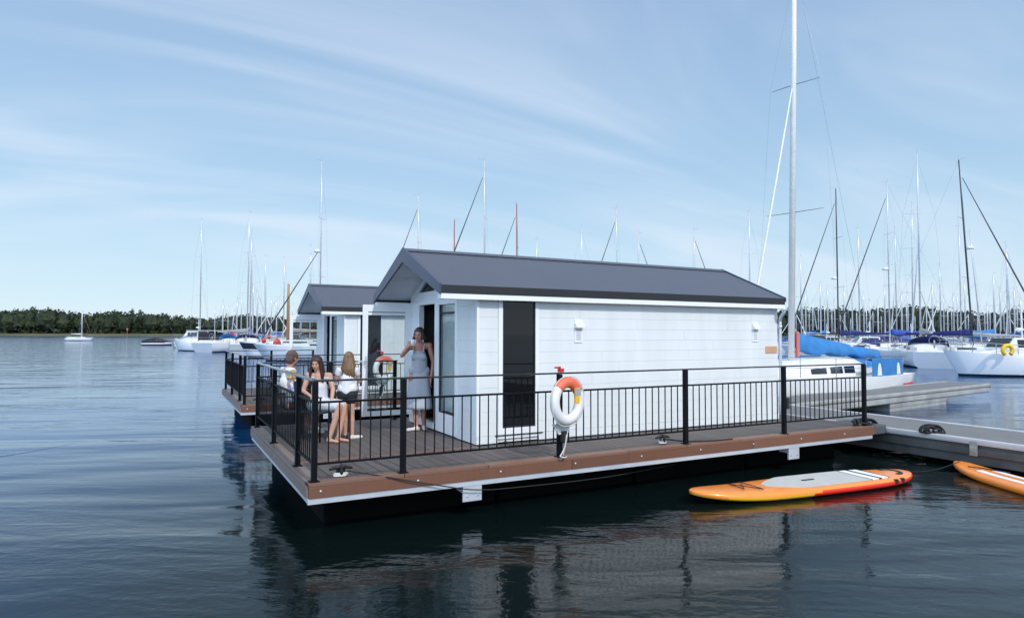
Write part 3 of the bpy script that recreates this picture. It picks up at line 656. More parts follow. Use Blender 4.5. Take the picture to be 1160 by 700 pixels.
# ------------------------------------------------------------------ paddleboards
def sup(loc, ang, L, Wd, label, striped):
    r = empty('paddleboard', loc, ang, label, 'paddleboard', 'paddleboards floating beside the walkway')
    def hw(t):                                       # half width, t 0 nose .. 1 tail
        return Wd/2*(max(0,1-abs((t-.52)/.52)**2.6)**.5 if t < .52 else max(0,1-abs((t-.52)/.48)**3.6)**.5)
    def zc(t): return .085*max(0,(.30-t)/.30)**2.2 + .03*max(0,(t-.85)/.15)**2
    N = 44; ts = [.5-.5*cos(pi*i/N) for i in range(N+1)]
    th = .145
    q = MB(); rings = []
    ang_ = [k*2*pi/20 for k in range(20)]
    for t in ts:
        h = max(hw(t), .004); x = (t-.5)*L; T = th/2*min(1, max(.12, (h/(Wd/2))**.5))
        ring = []
        for a in ang_:
            c, s_ = cos(a), sin(a)
            yy = h*(abs(c)**.45)*(1 if c >= 0 else -1); zz_ = T*(abs(s_)**.75)*(1 if s_ >= 0 else -1)
            ring.append((x, yy, zc(t)+zz_))
        rings.append(ring)
    q.loft(rings, 'supo')
    q.mi('supr'); q.mi('supy')
    for f in q.bm.faces:
        c = f.calc_center_median(); t = c.x/L+.5; h = hw(t)
        if (c.y < 0 or not striped) and c.z < zc(t)+(-.012 if t < .47 else .03) or c.z < zc(t)-.03:
            f.material_index = q.mi('supy') if t < .42 else q.mi('supr')
            if not striped: f.material_index = 0
    bd = q.build('board', None, r)
    def pad(t0, t1, inset, m, name, z=.003, y0=None, y1=None, n=20):
        q = MB(); A = []; B = []
        for i in range(n+1):
            t = t0+(t1-t0)*i/n; h = max(.01, hw(t)-inset)
            a = h if y1 is None else min(h, y1); b_ = -h if y0 is None else max(-h, y0)
            zt = zc(t)+th/2+z; x = (t-.5)*L; A.append([(x,b_,zt-.012),(x,b_,zt),(x,a,zt),(x,a,zt-.012)])
        q.loft(A, None, True, True, False); return q.build(name, m, bd)
    if striped:
        # deck pad with rounded nose end: built from slices following an inset outline
        q = MB(); A = []
        for i in range(25):
            t = .30+.42*i/24; h = (hw(t)-.085)*min(1, ((t-.295)/.13))**.6; zt = zc(t)+th/2+.004; x = (t-.5)*L
            A.append([(x,-h,zt-.012),(x,-h,zt),(x,h,zt),(x,h,zt-.012)])
        q.loft(A, None, True, True, False); q.build('deck_pad','pad',bd)
        for a, c in ((.727,.762),(.778,.812)): pad(a, c, .09, 'padw', 'white_stripe', .004)
        for a, c in ((.7205,.7265),(.7625,.7775),(.8125,.8185)): pad(a, c, .09, 'blackm', 'black_stripe', .0045)
        q = MB(); q.torus((.405*L,.0,zc(.9)+th/2-.012), .15, .035, 'z', None, 26, 8, radians(-100), radians(100), .5); q.build('tail_kick','blackm',bd)
        q = MB(); q.box(-.11,-.016,zc(.5)+th/2+.003, .11,.016,zc(.5)+th/2+.016,None,.006); q.build('carry_handle','blackm',bd)
        for x in (.33,.37):
            q = MB(); q.box(x*L-.035,-hw(x+.5)-.004,-.01, x*L+.035,-hw(x+.5)+.03,.05); q.build('rail_patch','blackm',bd)
    else:
        for y0, y1 in ((-.17,-.06),(.08,.16)): pad(.18, .62, .1, 'padw', 'white_stripe', .003, y0, y1)
    # bungee over the nose
    q = MB(); p = lambda t, y: ((t-.5)*L, y, zc(t)+th/2+.012)
    w = .22
    if striped:
        q.tube([p(.185,-w*.7),p(.25,w),p(.25,w)], .006, None, 6); q.tube([p(.185,w*.7),p(.25,-w)], .006, None, 6); q.tube([p(.185,-w*.7),p(.185,w*.7)], .006, None, 6); q.tube([p(.25,-w),p(.25,w)], .006, None, 6)
        q.build('bungee','rope',bd)
    else:
        q.tube(bez([p(.13,-.16),p(.16,.0),p(.2,.12),p(.24,.2)],6), .009, None, 6); q.build('bungee','rope',bd)
    return r
a1, a2 = Vector((4.66,-.72,0)), Vector((8.80,-1.16,0)); d = a2-a1
sup(((a1.x+a2.x)/2,(a1.y+a2.y)/2-.0,-.535), atan2(d.y,d.x), d.length-.12, .80, 'orange and yellow paddleboard with grey deck pad floating in front of the houseboat', True)
n1_ = Vector((10.08,-1.16,0)); dd = Vector((9.42-9.98,-2.46+1.22,0)).normalized()
sup((n1_.x+dd.x*1.75,n1_.y+dd.y*1.75,-.555), atan2(dd.y,dd.x), 3.5, .68, 'plain orange paddleboard with two white stripes cut off by the right edge, beside the walkway', False)
q = MB(); q.tube(bez([(9.93,-1.30,-.42),(9.4,-1.25,-.50),(8.95,-1.15,-.52),(8.75,-1.14,-.46)],8), .006, None, 6)
tag(q.build('board_leash','rope'), 'thin line joining the two paddleboards nose to tail', 'rope')

# ------------------------------------------------------------------ sailing yachts
def yacht(name, px, dep, top, L=10, ang=0, hull='hull', anti='anti', stripe=None, spar='spar', furl='sail', cover='cnavy', hood='cnavy', lean=0, near=False,
          label='', group=None, freeb=None, radar=False, mr=None, flag=False, loc=None, furltop=.96, boomtent=False, cat='yacht', jf=1., spread=True, backst=True, chh=None, fillr=False):
    base = loc or wat(px, dep)
    rzz = radians(-28.28+ang)
    r = empty(name, base, rzz, label, cat, group)
    H = (hor(px)-top)*dep/FPX+2.205
    B = .33*L; fb = freeb or .095*L; x0, x1 = -.58*L, .42*L
    P = lambda t: x0+(x1-x0)*t
    def hb_(t): 
        return B/2*(.74+.26*sin(min(1,t/.42)*pi/2)) if t < .42 else B/2*max(.012, 1-((t-.42)/.58)**2.2)
    def sh(t): return fb*(.94+.28*t*t)
    N = 22 if near else 10
    q = MB(); rings = []; ts = [i/N for i in range(N+1)]
    for t in ts:
        b = hb_(t); z = sh(t); x = P(t)
        sec = [(b,z),(b*1.0,z*.93),(b*.985,z*.55),(b*.93,z*.22),(b*.84,.10),(b*.78,.02),(b*.5,-.22),(0,-.34)]
        full = sec + [(-yy,zz) for yy, zz in sec[-2::-1]]
        rk = .09*L*t**3 - .035*L*(1-t)**4
        rings.append([(x+rk*(zz/z-.6), yy, zz) for yy, zz in full])
    q.loft(rings, hull, False, True)
    i2 = q.mi(anti)
    for f in q.bm.faces:
        c = f.calc_center_median()
        if c.z < .09: f.material_index = i2
        elif stripe and sh(min(1,max(0,(c.x-x0)/L)))*.9 > c.z > sh(min(1,max(0,(c.x-x0)/L)))*.6 and stripe: f.material_index = q.mi(stripe)
    q.build('hull', None, r)
    q = MB(); rings = []
    for t in ts[:-1]+[.985]:
        b = hb_(t)*.97; z = sh(t); x = P(t)+(.09*L*t**3-.035*L*(1-t)**4)*.4
        rings.append([(x,-b,z-.015),(x,-b,z+.03),(x,-b*.85,z+.02),(x,-b*.4,z+.045),(x,b*.4,z+.045),(x,b*.85,z+.02),(x,b,z+.03),(x,b,z-.015)])
    q.loft(rings, None, True, True); dk = q.build('deck', 'deckw', r)
    # coachroof and cockpit coaming
    ch = chh or (.042*L if L < 11 else .40)
    q = MB(); rings = []
    for k in range(11):
        t = .34+.44*k/10; w = hb_(t)*.62*(1-.25*(k/10)**3); h = ch*(1-.85*(k/10)**2.4); x = P(t); z = sh(t)+.02
        rings.append([(x,-w*1.06,z),(x,-w,z+h*.75),(x,-w*.75,z+h),(x,0,z+h*1.1),(x,w*.75,z+h),(x,w,z+h*.75),(x,w*1.06,z)])
    q.loft(rings, None, False, True); cr_ = q.build('coachroof', 'deckw', r)
    for s_ in (-1,1):
        for (ta, tb) in (((.40,.465),(.475,.54),(.56,.63)) if near else ((.39,.62),)):
            q = MB(); A = []
            for k in range(5):
                t = ta+(tb-ta)*k/4; kk = (t-.34)/.44*10; w = hb_(t)*.62*(1-.25*(kk/10)**3); h = ch*(1-.85*(kk/10)**2.4); z = sh(t)+.02; x = P(t)
                tp = .62 if near else .66; bt = .2
                A.append([(x, s_*(w*(1.06-.06*bt/.75)+.006), z+h*bt), (x, s_*(w*(1.06-.06*tp/.75)+.006), z+h*tp), (x, s_*(w*(1.06-.06*tp/.75)-.02), z+h*tp), (x, s_*(w*(1.06-.06*bt/.75)-.02), z+h*bt)])
            q.loft(A, None, True, True, False); q.build('window', 'glassb', cr_)
    q = MB(); zc = sh(.2)+.02
    for s_ in (-1,1):
        q.box(P(.05), s_*hb_(.15)*.62-.06, zc, P(.34), s_*hb_(.15)*.62+.06, zc+.26, None, .03)
    q.box(P(.06), -hb_(.15)*.56, zc-.01, P(.33), hb_(.15)*.56, zc+.03)
    q.build('cockpit', 'deckw', r)
    q = MB(); q.tube([(P(.12),0,zc+.2),(P(.12),0,zc+.75)], .05, None, 8); q.torus((P(.11),0,zc+.72), .32, .018, 'x', None, 20, 6); q.build('wheel', 'wire', r)
    # mast
    tm = .58; zm = sh(tm)+ch*.9
    lt = radians(lean); ax = Vector((-sin(lt), 0, cos(lt)))
    rr = mr or (.085 if near else max(.06, dep*.00095)); mb_ = Vector((P(tm),0,zm)); HM = H-zm; mt = mb_+ax*HM/cos(lt)
    q = MB(); q.tube([mb_, mb_.lerp(mt,.75), mt], [rr, rr*.9, rr*.65], None, 10); m_ = q.build('mast', spar, r)
    ws = max(.006, dep*(.00012 if not fillr else .00008)) if not near else .0045
    if spread:
        for fz in ((.36,.68) if H > 13 else (.52,)):
            q = MB(); c = mb_.lerp(mt, fz); w = .085*L*(1.25-.5*fz)
            q.tube([c+Vector((-.12,-w,.03)), c, c+Vector((-.12,w,.03))], [ws*1.6,ws*2.6,ws*1.6], None, 6); q.build('spreader', 'spard' if near else spar, m_)
    q = MB(); q.tube([mt, mt+Vector((-.02,0,.35))], ws, None, 5); q.tube([mt+Vector((0,0,.02)), mt+Vector((.35,0,.10)), mt+Vector((.5,0,.1))], ws, None, 5); q.build('masthead_unit', 'wire', m_)
    q = MB(); bow = Vector((P(1)*jf-.02,0,sh(1)+.03)); stn = Vector((P(.01),0,sh(0)+.05)); ht = mb_.lerp(mt, furltop)
    if backst: q.tube([mt, stn], ws*.8, None, 4)
    for s_ in (-1,1):
        c = mb_.lerp(mt,.52 if H <= 13 else .68)+Vector((-.12,s_*.085*L*(1.0),0)); ch_ = Vector((P(.55),s_*hb_(.55)*.9,sh(.55)))
        q.tube([mb_.lerp(mt,.97), c, ch_], ws*.7, None, 4)
    q.tube([ht, bow], ws*.8, None, 4); q.build('standing_rigging', 'wire', r)
    if furl:
        fr = (.036 if near else max(.05, dep*.0006)) if furl == 'sail' else max(.045, dep*.0007)
        q = MB(); a = bow.lerp(ht,.04); c = bow.lerp(ht,.97); q.tube([a, a.lerp(c,.12), a.lerp(c,.6), c], [fr*.6,fr*1.3,fr,fr*.5], None, 8); q.build('furled_headsail', furl, r)
    # boom with stowed sail
    bl = .38*L; bz = (zm+.75) if not near else 1.72; b0 = Vector((P(tm)-.12,0,bz)); b1 = b0+Vector((-bl,0,.06))
    q = MB(); q.tube([b0,b1], rr*.75, None, 8); q.build('boom', spar, r)
    if cover and not boomtent:
        q = MB(); rings = []
        for k in range(13):
            u = k/12; c = b0.lerp(b1,u); h = (.34*(1-u)**1.3+.13)*(L/10)+.02*sin(k*1.7); w = .13*(1-.4*u)*L/10+.012*sin(k*2.3)
            rings.append([c+Vector((0,w*cos(a)*(.7 if sin(a)>0 else 1),h*.5*sin(a)+h*.35)) for a in [2*pi*j/10 for j in range(10)]])
        q.loft(rings, None, True, True); q.build('sail_cover', cover, r)
    if hood:
        q = MB(); rings = []; hx = P(.36); z = sh(.36)+.05
        for k in range(7):
            u = k/6; a = u*pi*.5; w = hb_(.36)*.66; hh = (.25+.55*sin(a)**.8)*L/10; x = hx+(.42-.95*u)*L/10*.9
            rings.append([(x, w*cos(pi*j/10)*(.85+.15*u), z+hh*abs(sin(pi*j/10))**.55) for j in range(11)])
        q.loft(rings, None, False, False); q.build('sprayhood', hood, r)
    # rails
    q = MB(); rt = .014 if near else max(.014, dep*.00025); g = .6
    pf = [(P(.86),s_*hb_(.86)*.93) for s_ in (-1,1)]
    q.tube([(pf[0][0],pf[0][1],sh(.86)),(pf[0][0]+.05,pf[0][1],sh(.86)+g),(P(1)+.03*L,0,sh(1)+g+.05),(pf[1][0]+.05,pf[1][1],sh(.86)+g),(pf[1][0],pf[1][1],sh(.86))], rt, None, 5); q.build('pulpit', 'wire', r)
    q = MB(); q.tube([(P(.12),-hb_(.12)*.95,sh(0)),(P(.12),-hb_(.12)*.95,sh(0)+g),(P(.0),-hb_(0)*.85,sh(0)+g),(P(0),hb_(0)*.85,sh(0)+g),(P(.12),hb_(.12)*.95,sh(0)+g),(P(.12),hb_(.12)*.95,sh(0))], rt, None, 5); q.build('pushpit', 'wire', r)
    if near or dep < 62:
        q = MB()
        for s_ in (-1,1):
            pts = [(P(t), s_*hb_(t)*.95, sh(t)) for t in (.12,.28,.44,.6,.74,.86)]
            for p in pts[1:-1]: q.tube([p,(p[0],p[1],p[2]+g)], rt*.8, None, 5)
            for hz in (g, g*.5): q.tube([(p[0],p[1],p[2]+hz) for p in pts], rt*.5, None, 4)
        q.build('guard_rail', 'wire', r)
    if radar:
        c = mb_.lerp(mt, radar); q = MB(); q.tube([c+Vector((.28,0,-.1)), c+Vector((.28,0,.12))], [.26,.2], None, 14); q.box(c.x,-.04,c.z-.12,c.x+.2,.04,c.z-.08); q.build('radar_dome', 'hull', r)
    if flag:
        ensign(r, (P(.0),.3,sh(0)+.5))
    r['_top'] = 0; del r['_top']
    return r, P, sh, hb_, mb_, mt, b0, b1
def ensign(r, at, s=1.):
    a = Vector(at); q = MB(); q.tube([a, a+Vector((-.35*s,0,1.25*s))], .018, None, 6); st = q.build('ensign_staff','wood',r)
    q = MB(); T = a+Vector((-.33*s,0,1.2*s)); n = 7; A = []
    for k in range(n):
        u = k/(n-1); c = T+Vector((-.55*u*s, .06*sin(u*6)*s, -.30*u*s)); A.append([c, c+Vector((0,.012,0)), c+Vector((.02,.012,-.55*s)), c+Vector((.02,0,-.55*s))])
    q.loft(A, None, True, True); fl_ = q.build('ensign','flagr',st)
    q = MB(); A = []
    for k in range(4):
        u = k/(n-1); c = T+Vector((-.55*u*s, .06*sin(u*6)*s, -.30*u*s))
        A.append([c+Vector((0,-.006,.004)), c+Vector((0,.018,.004)), c+Vector((.01,.018,-.26*s)), c+Vector((.01,-.006,-.26*s))])
    q.loft(A, None, True, True); q.build('ensign_canton','navy',st)

# the big yacht on the finger pontoon: bow toward the walkway, blue boom cover
fa_d = math.degrees(fa)
yloc = wat(896, 20.9)
Yr = yacht('sailing_yacht', 898, 20.9, -60, L=10.5, ang=180+28.28+fa_d+3, label='large white yacht with bright blue boom cover on the finger pontoon behind the nearest cabin', group=None,
           loc=yloc, near=True, cover=None, hood=None, furl='sail', lean=2.3, freeb=.86, mr=.10, boomtent=True, hull='hull', spar='sparw', jf=.62, furltop=.69, chh=.55)
yr, P, sh, hb_, mb_, mt, b0, b1 = Yr
q = MB(); rings = []
for k in range(19):                                   # boom tent cover, tall at the mast and tapering aft
    u = k/18; c = Vector((mb_.x-.16,0,1.70)).lerp(Vector((mb_.x-6.2,0,1.36)),u); h = (.31*(1-u)**1.2+.27); w = .13+.10*sin(u*pi)+.03*sin(k*1.9)
    top_ = Vector((c.x,0,c.z+h)); sag = .05*sin(k*1.3)
    rings.append([top_+Vector((0,-.03,0)), Vector((c.x,-w*.55,c.z+h*.55)), Vector((c.x,-w,c.z+sag)), Vector((c.x,-w*.7,c.z-.06+sag)), Vector((c.x,w*.7,c.z-.06+sag)), Vector((c.x,w,c.z+sag)), Vector((c.x,w*.55,c.z+h*.55)), top_+Vector((0,.03,0))])
q.loft(rings, None, True, True); q.build('boom_cover', 'cblue', yr)
q = MB(); q.box(mb_.x-.24, .08, 1.5, mb_.x-.12, .16, 2.30, None, .03); q.build('mast_collar', mat('faded red cloth', (.65,.16,.14), .8), yr)
q = MB(); rings = []                                  # blue cockpit cover / sprayhood
for k in range(9):
    u = k/8; x = P(.22)-1.0*u; w = hb_(.2)*.55; hh = .50*sin(min(1,(u+.12)*1.5)*pi/2)*(1-.35*u)
    rings.append([(x, w*cos(pi*j/12), sh(.3)+.1+hh*abs(sin(pi*j/12))**.5) for j in range(13)])
q.loft(rings, None, False, True); q.build('cockpit_cover', 'cblue', yr)
for s_ in (1,-1):                                     # dodgers tied to the guard rail at the quarter
    q = MB(); pts = [(P(t), s_*(hb_(t)*.95+.012), sh(t)) for t in (.13,.19,.26,.33,.40)]
    q.loft([[ (p[0],p[1],p[2]+.03), (p[0],p[1],p[2]+.60), (p[0],p[1]-s_*.012,p[2]+.60), (p[0],p[1]-s_*.012,p[2]+.03)] for p in pts], None, True, True, False); q.build('dodger', 'cblue', yr)
    for c_ in (.18,.35):
        q = MB(); x = P(c_); y = s_*(hb_(c_)*.95+.026); z = sh(c_)+.06
        q.prism([(x-.16,y,z),(x+.16,y,z),(x+.12,y,z+.26),(x+.04,y,z+.40),(x-.06,y,z+.38),(x-.13,y,z+.2)], (0,-s_*.008,0)); q.build('white_patch', 'bwhite', yr)
q = MB(); pts = [(P(t), -(hb_(t)+.012), sh(t)*.55) for t in (.02,.08,.14)]
q.loft([[ (p[0],p[1]*1.0,p[2]), (p[0],p[1],p[2]+.09+.0*k), (p[0],p[1]+.02,p[2]+.09), (p[0],p[1]+.02,p[2])] for k, p in enumerate(pts)], None, True, True, False); q.build('red_stripe', 'red', yr)
q = MB(); pts = [(P(t), (hb_(t)+.012), sh(t)*.55) for t in (.02,.08,.14)]
q.loft([[ (p[0],p[1]*1.0,p[2]), (p[0],p[1],p[2]+.09), (p[0],p[1]-.02,p[2]+.09), (p[0],p[1]-.02,p[2])] for k, p in enumerate(pts)], None, True, True, False); q.build('red_stripe', 'red', yr)

def dep_h(px, top, H): return (H-2.205)*FPX/(hor(px)-top)
# --- masts that can be told apart, from left to right; H = mast height above the water
R_T = 'moored yachts in the right hand berths'; L_T = 'moored yachts left of the second houseboat'; M_T = 'moored yachts behind the houseboats'
spec = [
 # name px top H L ang hull spar furl cover hood lean label group radar
 (226.5,248,20,10,92,'hull','spar',None,'cgrey',None,.8,'pale masted white yacht behind the left hand motor cruiser',L_T,0),
 (280,240,17,12,70,'hull','spar','sail','cgrey','cblue',0,'tall thin masted yacht with light blue hood, left of the wooden masted boat',L_T,0),
 (262,352,9,7.5,40,'hull2','spar','sail','cgrey',None,-6,'small yacht with leaning furled sail just right of the motor cruiser',L_T,0),
 (301,290,14,9.5,20,'hull','spar','sail','cnavy','cnavy',1,'white yacht with navy hood, first mast left of the wooden spars',L_T,0),
 (321,292,13,9.5,150,'hull','spar','sail','cgreen','cgreen',0,'white yacht with green sail cover left of the far open glass door',L_T,0),
 (351,278,14,10,180,'hull','spar','sail','cnavy','cnavy',0,'yacht with thin mast just left of the tall mast with radar',M_T,0),
 (362,181,16,11.5,180,'hull','spar','wired','croyal','croyal',0,'yacht with radar dome halfway up its tall mast, behind the second houseboat roof',M_T,.50),
 (473,221,15,11,178,'hull','spar','wired','cnavy','cnavy',0,'yacht with dark furled forestay sloping left to the ridge of the nearest roof',M_T,0),
 (514,249,13,9.5,30,'hulln','sparr',None,'cgreen',None,0,'yacht with short red mast above the nearest roof',M_T,0),
 (549,180,15.5,12,178,'hull','spar','wired','cnavy','cnavy',-.3,'tallest pale masted yacht behind the middle of the nearest roof, dark forestay sloping left',M_T,0),
 (586,230,13.5,10,178,'hulln','sparr','wired','cnavy','cnavy',-.4,'yacht with tall dark red mast right of the tallest pale mast above the roof',M_T,0),
 (603,272,13,9,120,'hull','spar',None,'cgrey',None,5,'small yacht with thin slanting mast right of the dark red one',M_T,0),
 (659,257,14,10,90,'hull','spar',None,'cgrey','cnavy',0,'faint thin mast yacht standing alone over the roof centre',M_T,0),
 (700,236,14,10,178,'hull2','spar','wired','cnavy','cnavy',-.5,'bright white masted yacht behind the right half of the roof',M_T,0),
 (724,264,13,9.5,0,'hull','spar','wired','cblack','cblack',0,'yacht with dark forestay sloping right, just right of the bright white mast',M_T,0),
 (787,260,13,9.5,4,'hull','spar','wired','cnavy','cnavy',0,'yacht with dark forestay sloping right near the end of the roof ridge',M_T,0),
 (850,240,15,10,90,'hull','spar',None,'cgrey','cgrey',0,'pale masted yacht in the gap between the roof end and the tallest mast',R_T,0),
 (908,290,13,9,60,'hull','spar','sail','cgreen','cgreen',0,'white yacht with green cover just right of the tallest mast',R_T,0),
 (950,213,15,11,178,'hull','spard','wired','cnavy','cnavy',-.2,'yacht with dark mast and dark forestay sloping left, over the navy boom covers',R_T,.42),
 (974,258,15,10,100,'hull','spar',None,'cgrey','cblue',0,'thin pale masted yacht between the dark mast and the pale one with a lamp',R_T,0),
 (1008,206,15.5,11.5,176,'hull','spar','wired','croyal','croyal',0,'yacht with tall pale mast and long dark forestay sloping left, radar lamp on its mast',R_T,.46),
 (1016,258,13.5,9.5,70,'hullb','spar','sail','cblack','cblack',0,'black hulled yacht with pale furled sails among the right hand masts',R_T,0),
 (1034,230,15,11,30,'hullb','spar','sail','cblack',None,-1.2,'black hulled yacht with upright pale mast left of the tallest white one',R_T,0),
 (1043,172,16,12,66,'hull','spar','sail','cgrey','cnavy',0,'tallest white masted yacht in the right hand berths, grey boom cover',R_T,0),
 (1066,300,13,9,200,'hull2','spar','sail','cnavy','cblue',0,'grey hulled yacht between the two tallest masts on the right',R_T,0),
 (1089,256,14,10,95,'hull','spar',None,'cgrey','cgrey',0,'yacht with slender mast left of the crossed dark masts',R_T,0),
 (1102,178,15,11,-48,'hull2','spard','wired','cnavy','cnavy',2.6,'yacht with leaning dark mast and dark forestay sloping right, navy covers',R_T,.52),
 (1112,262,13,9.5,150,'hull','spar',None,'cgrey','cnavy',-4,'yacht with thin mast leaning behind the dark masted one',R_T,0),
 (1145,278,13,10,60,'hull','spar','sail','croyal','croyal',-7,'yacht with white mast leaning right at the right edge of the photo',R_T,0),
 (1142,275,15,10,88,'hull2','spar',None,'cgrey',None,0,'faint masted yacht right of the dark forestay near the right edge',R_T,0),
]
for k, (px, top, H, L, ang, hull, spar, furl, cover, hood, lean, label, grp, rad) in enumerate(spec):
    yacht('sailing_yacht', px, dep_h(px, top, H), top, L, ang, hull=hull, spar=spar, furl=furl, cover=cover, hood=hood, lean=lean, label=label, group=grp, radar=rad, furltop=(.52 if rad == .50 else .93 if furl == 'wired' else .55), backst=(furl == 'wired' and px > 1000))

# ranks of smaller, farther yachts: one prototype of each look, then copies
cols = [('hull','cnavy','navy'),('hull','cgrey','grey'),('hull2','croyal','royal blue'),('hulln','cgreen','green'),('hull','cblack','black'),('hull3','cblue','light blue')]
protos = []
for i, (hc, cc, nm) in enumerate(cols):
    o = yacht('moored_yacht', 0, 100, 378-(7.2+i*.3-2.2)*7.41, 8.6+.35*i, 0, hull=hc, cover=cc, hood=cc if i != 1 else None, furl='sail' if i == 2 else None, lean=0, label='x', loc=Vector((0,0,WZ)), mr=.095, fillr=True)[0]
    protos.append(o); KIDS = {}
used = set()
hn = {'hull':'white','hull2':'greyish','hulln':'navy hulled','hull3':'cream'}
fill = []
rnd = random.Random(11)
for px in (899,913,921,930,938,946,957,966,979,986,995,1003,1022,1029,1050,1057,1074,1081,1094,1108,1119,1127,1134,1150,1157): fill.append((px, rnd.uniform(78,118)))
for px in (903,917,926,934,942,953,962,970,983,991,999,1012,1026,1038,1054,1070,1078,1086,1098,1115,1123,1130,1139,1153): fill.append((px+rnd.uniform(-2,2), rnd.uniform(125,190)))
for px in (243,252,258,268,273,286,291,296,307,313,331,341): fill.append((px, rnd.uniform(75,150)))
for i, (px, dep) in enumerate(sorted(fill)):
    j = rnd.randrange(6); src = protos[j]
    if j not in used: o = src; used.add(j)
    else: o = copy_tree(src)
    o.location = wat(px, dep); o.rotation_euler = (0,0,radians(-28.28+rnd.choice((60,75,90,105,250,270,285,10,170))+rnd.uniform(-8,8)))
    sc_ = rnd.uniform(.88,1.16); o.scale = (sc_,sc_,sc_*rnd.uniform(.9,1.12))
    side = 'left hand' if px < 400 else 'right hand'
    o['group'] = 'small far yachts in the '+side+' berths'
    rank = 'nearer' if dep < 122 else 'farther'
    nmh = hn[cols[j][0]]; nmc = cols[j][2]
    FILL = o; o['label'] = '%s yacht, %s cover, in the %s %s rank' % (nmh, nmc, rank, side); o['category'] = 'yacht'; o['px_'] = px
for j in range(6):
    if j not in used:
        for c in list(protos[j].children_recursive)+[protos[j]]: bpy.data.objects.remove(c)
# spell out which of several look-alikes each one is
from collections import defaultdict
gr_ = defaultdict(list)
for o in bpy.data.objects:
    if 'px_' in o: gr_[o['label']].append(o)
ordw = ['first','second','third','fourth','fifth','sixth','seventh','eighth','ninth','tenth','eleventh','twelfth']
for lab, os_ in gr_.items():
    os_.sort(key=lambda o: o['px_'])
    if len(os_) > 1:
        for k, o in enumerate(os_): o['label'] = lab.replace(' in the ', ' %s such from left in the ' % ordw[k])
    for o in os_: del o['px_']

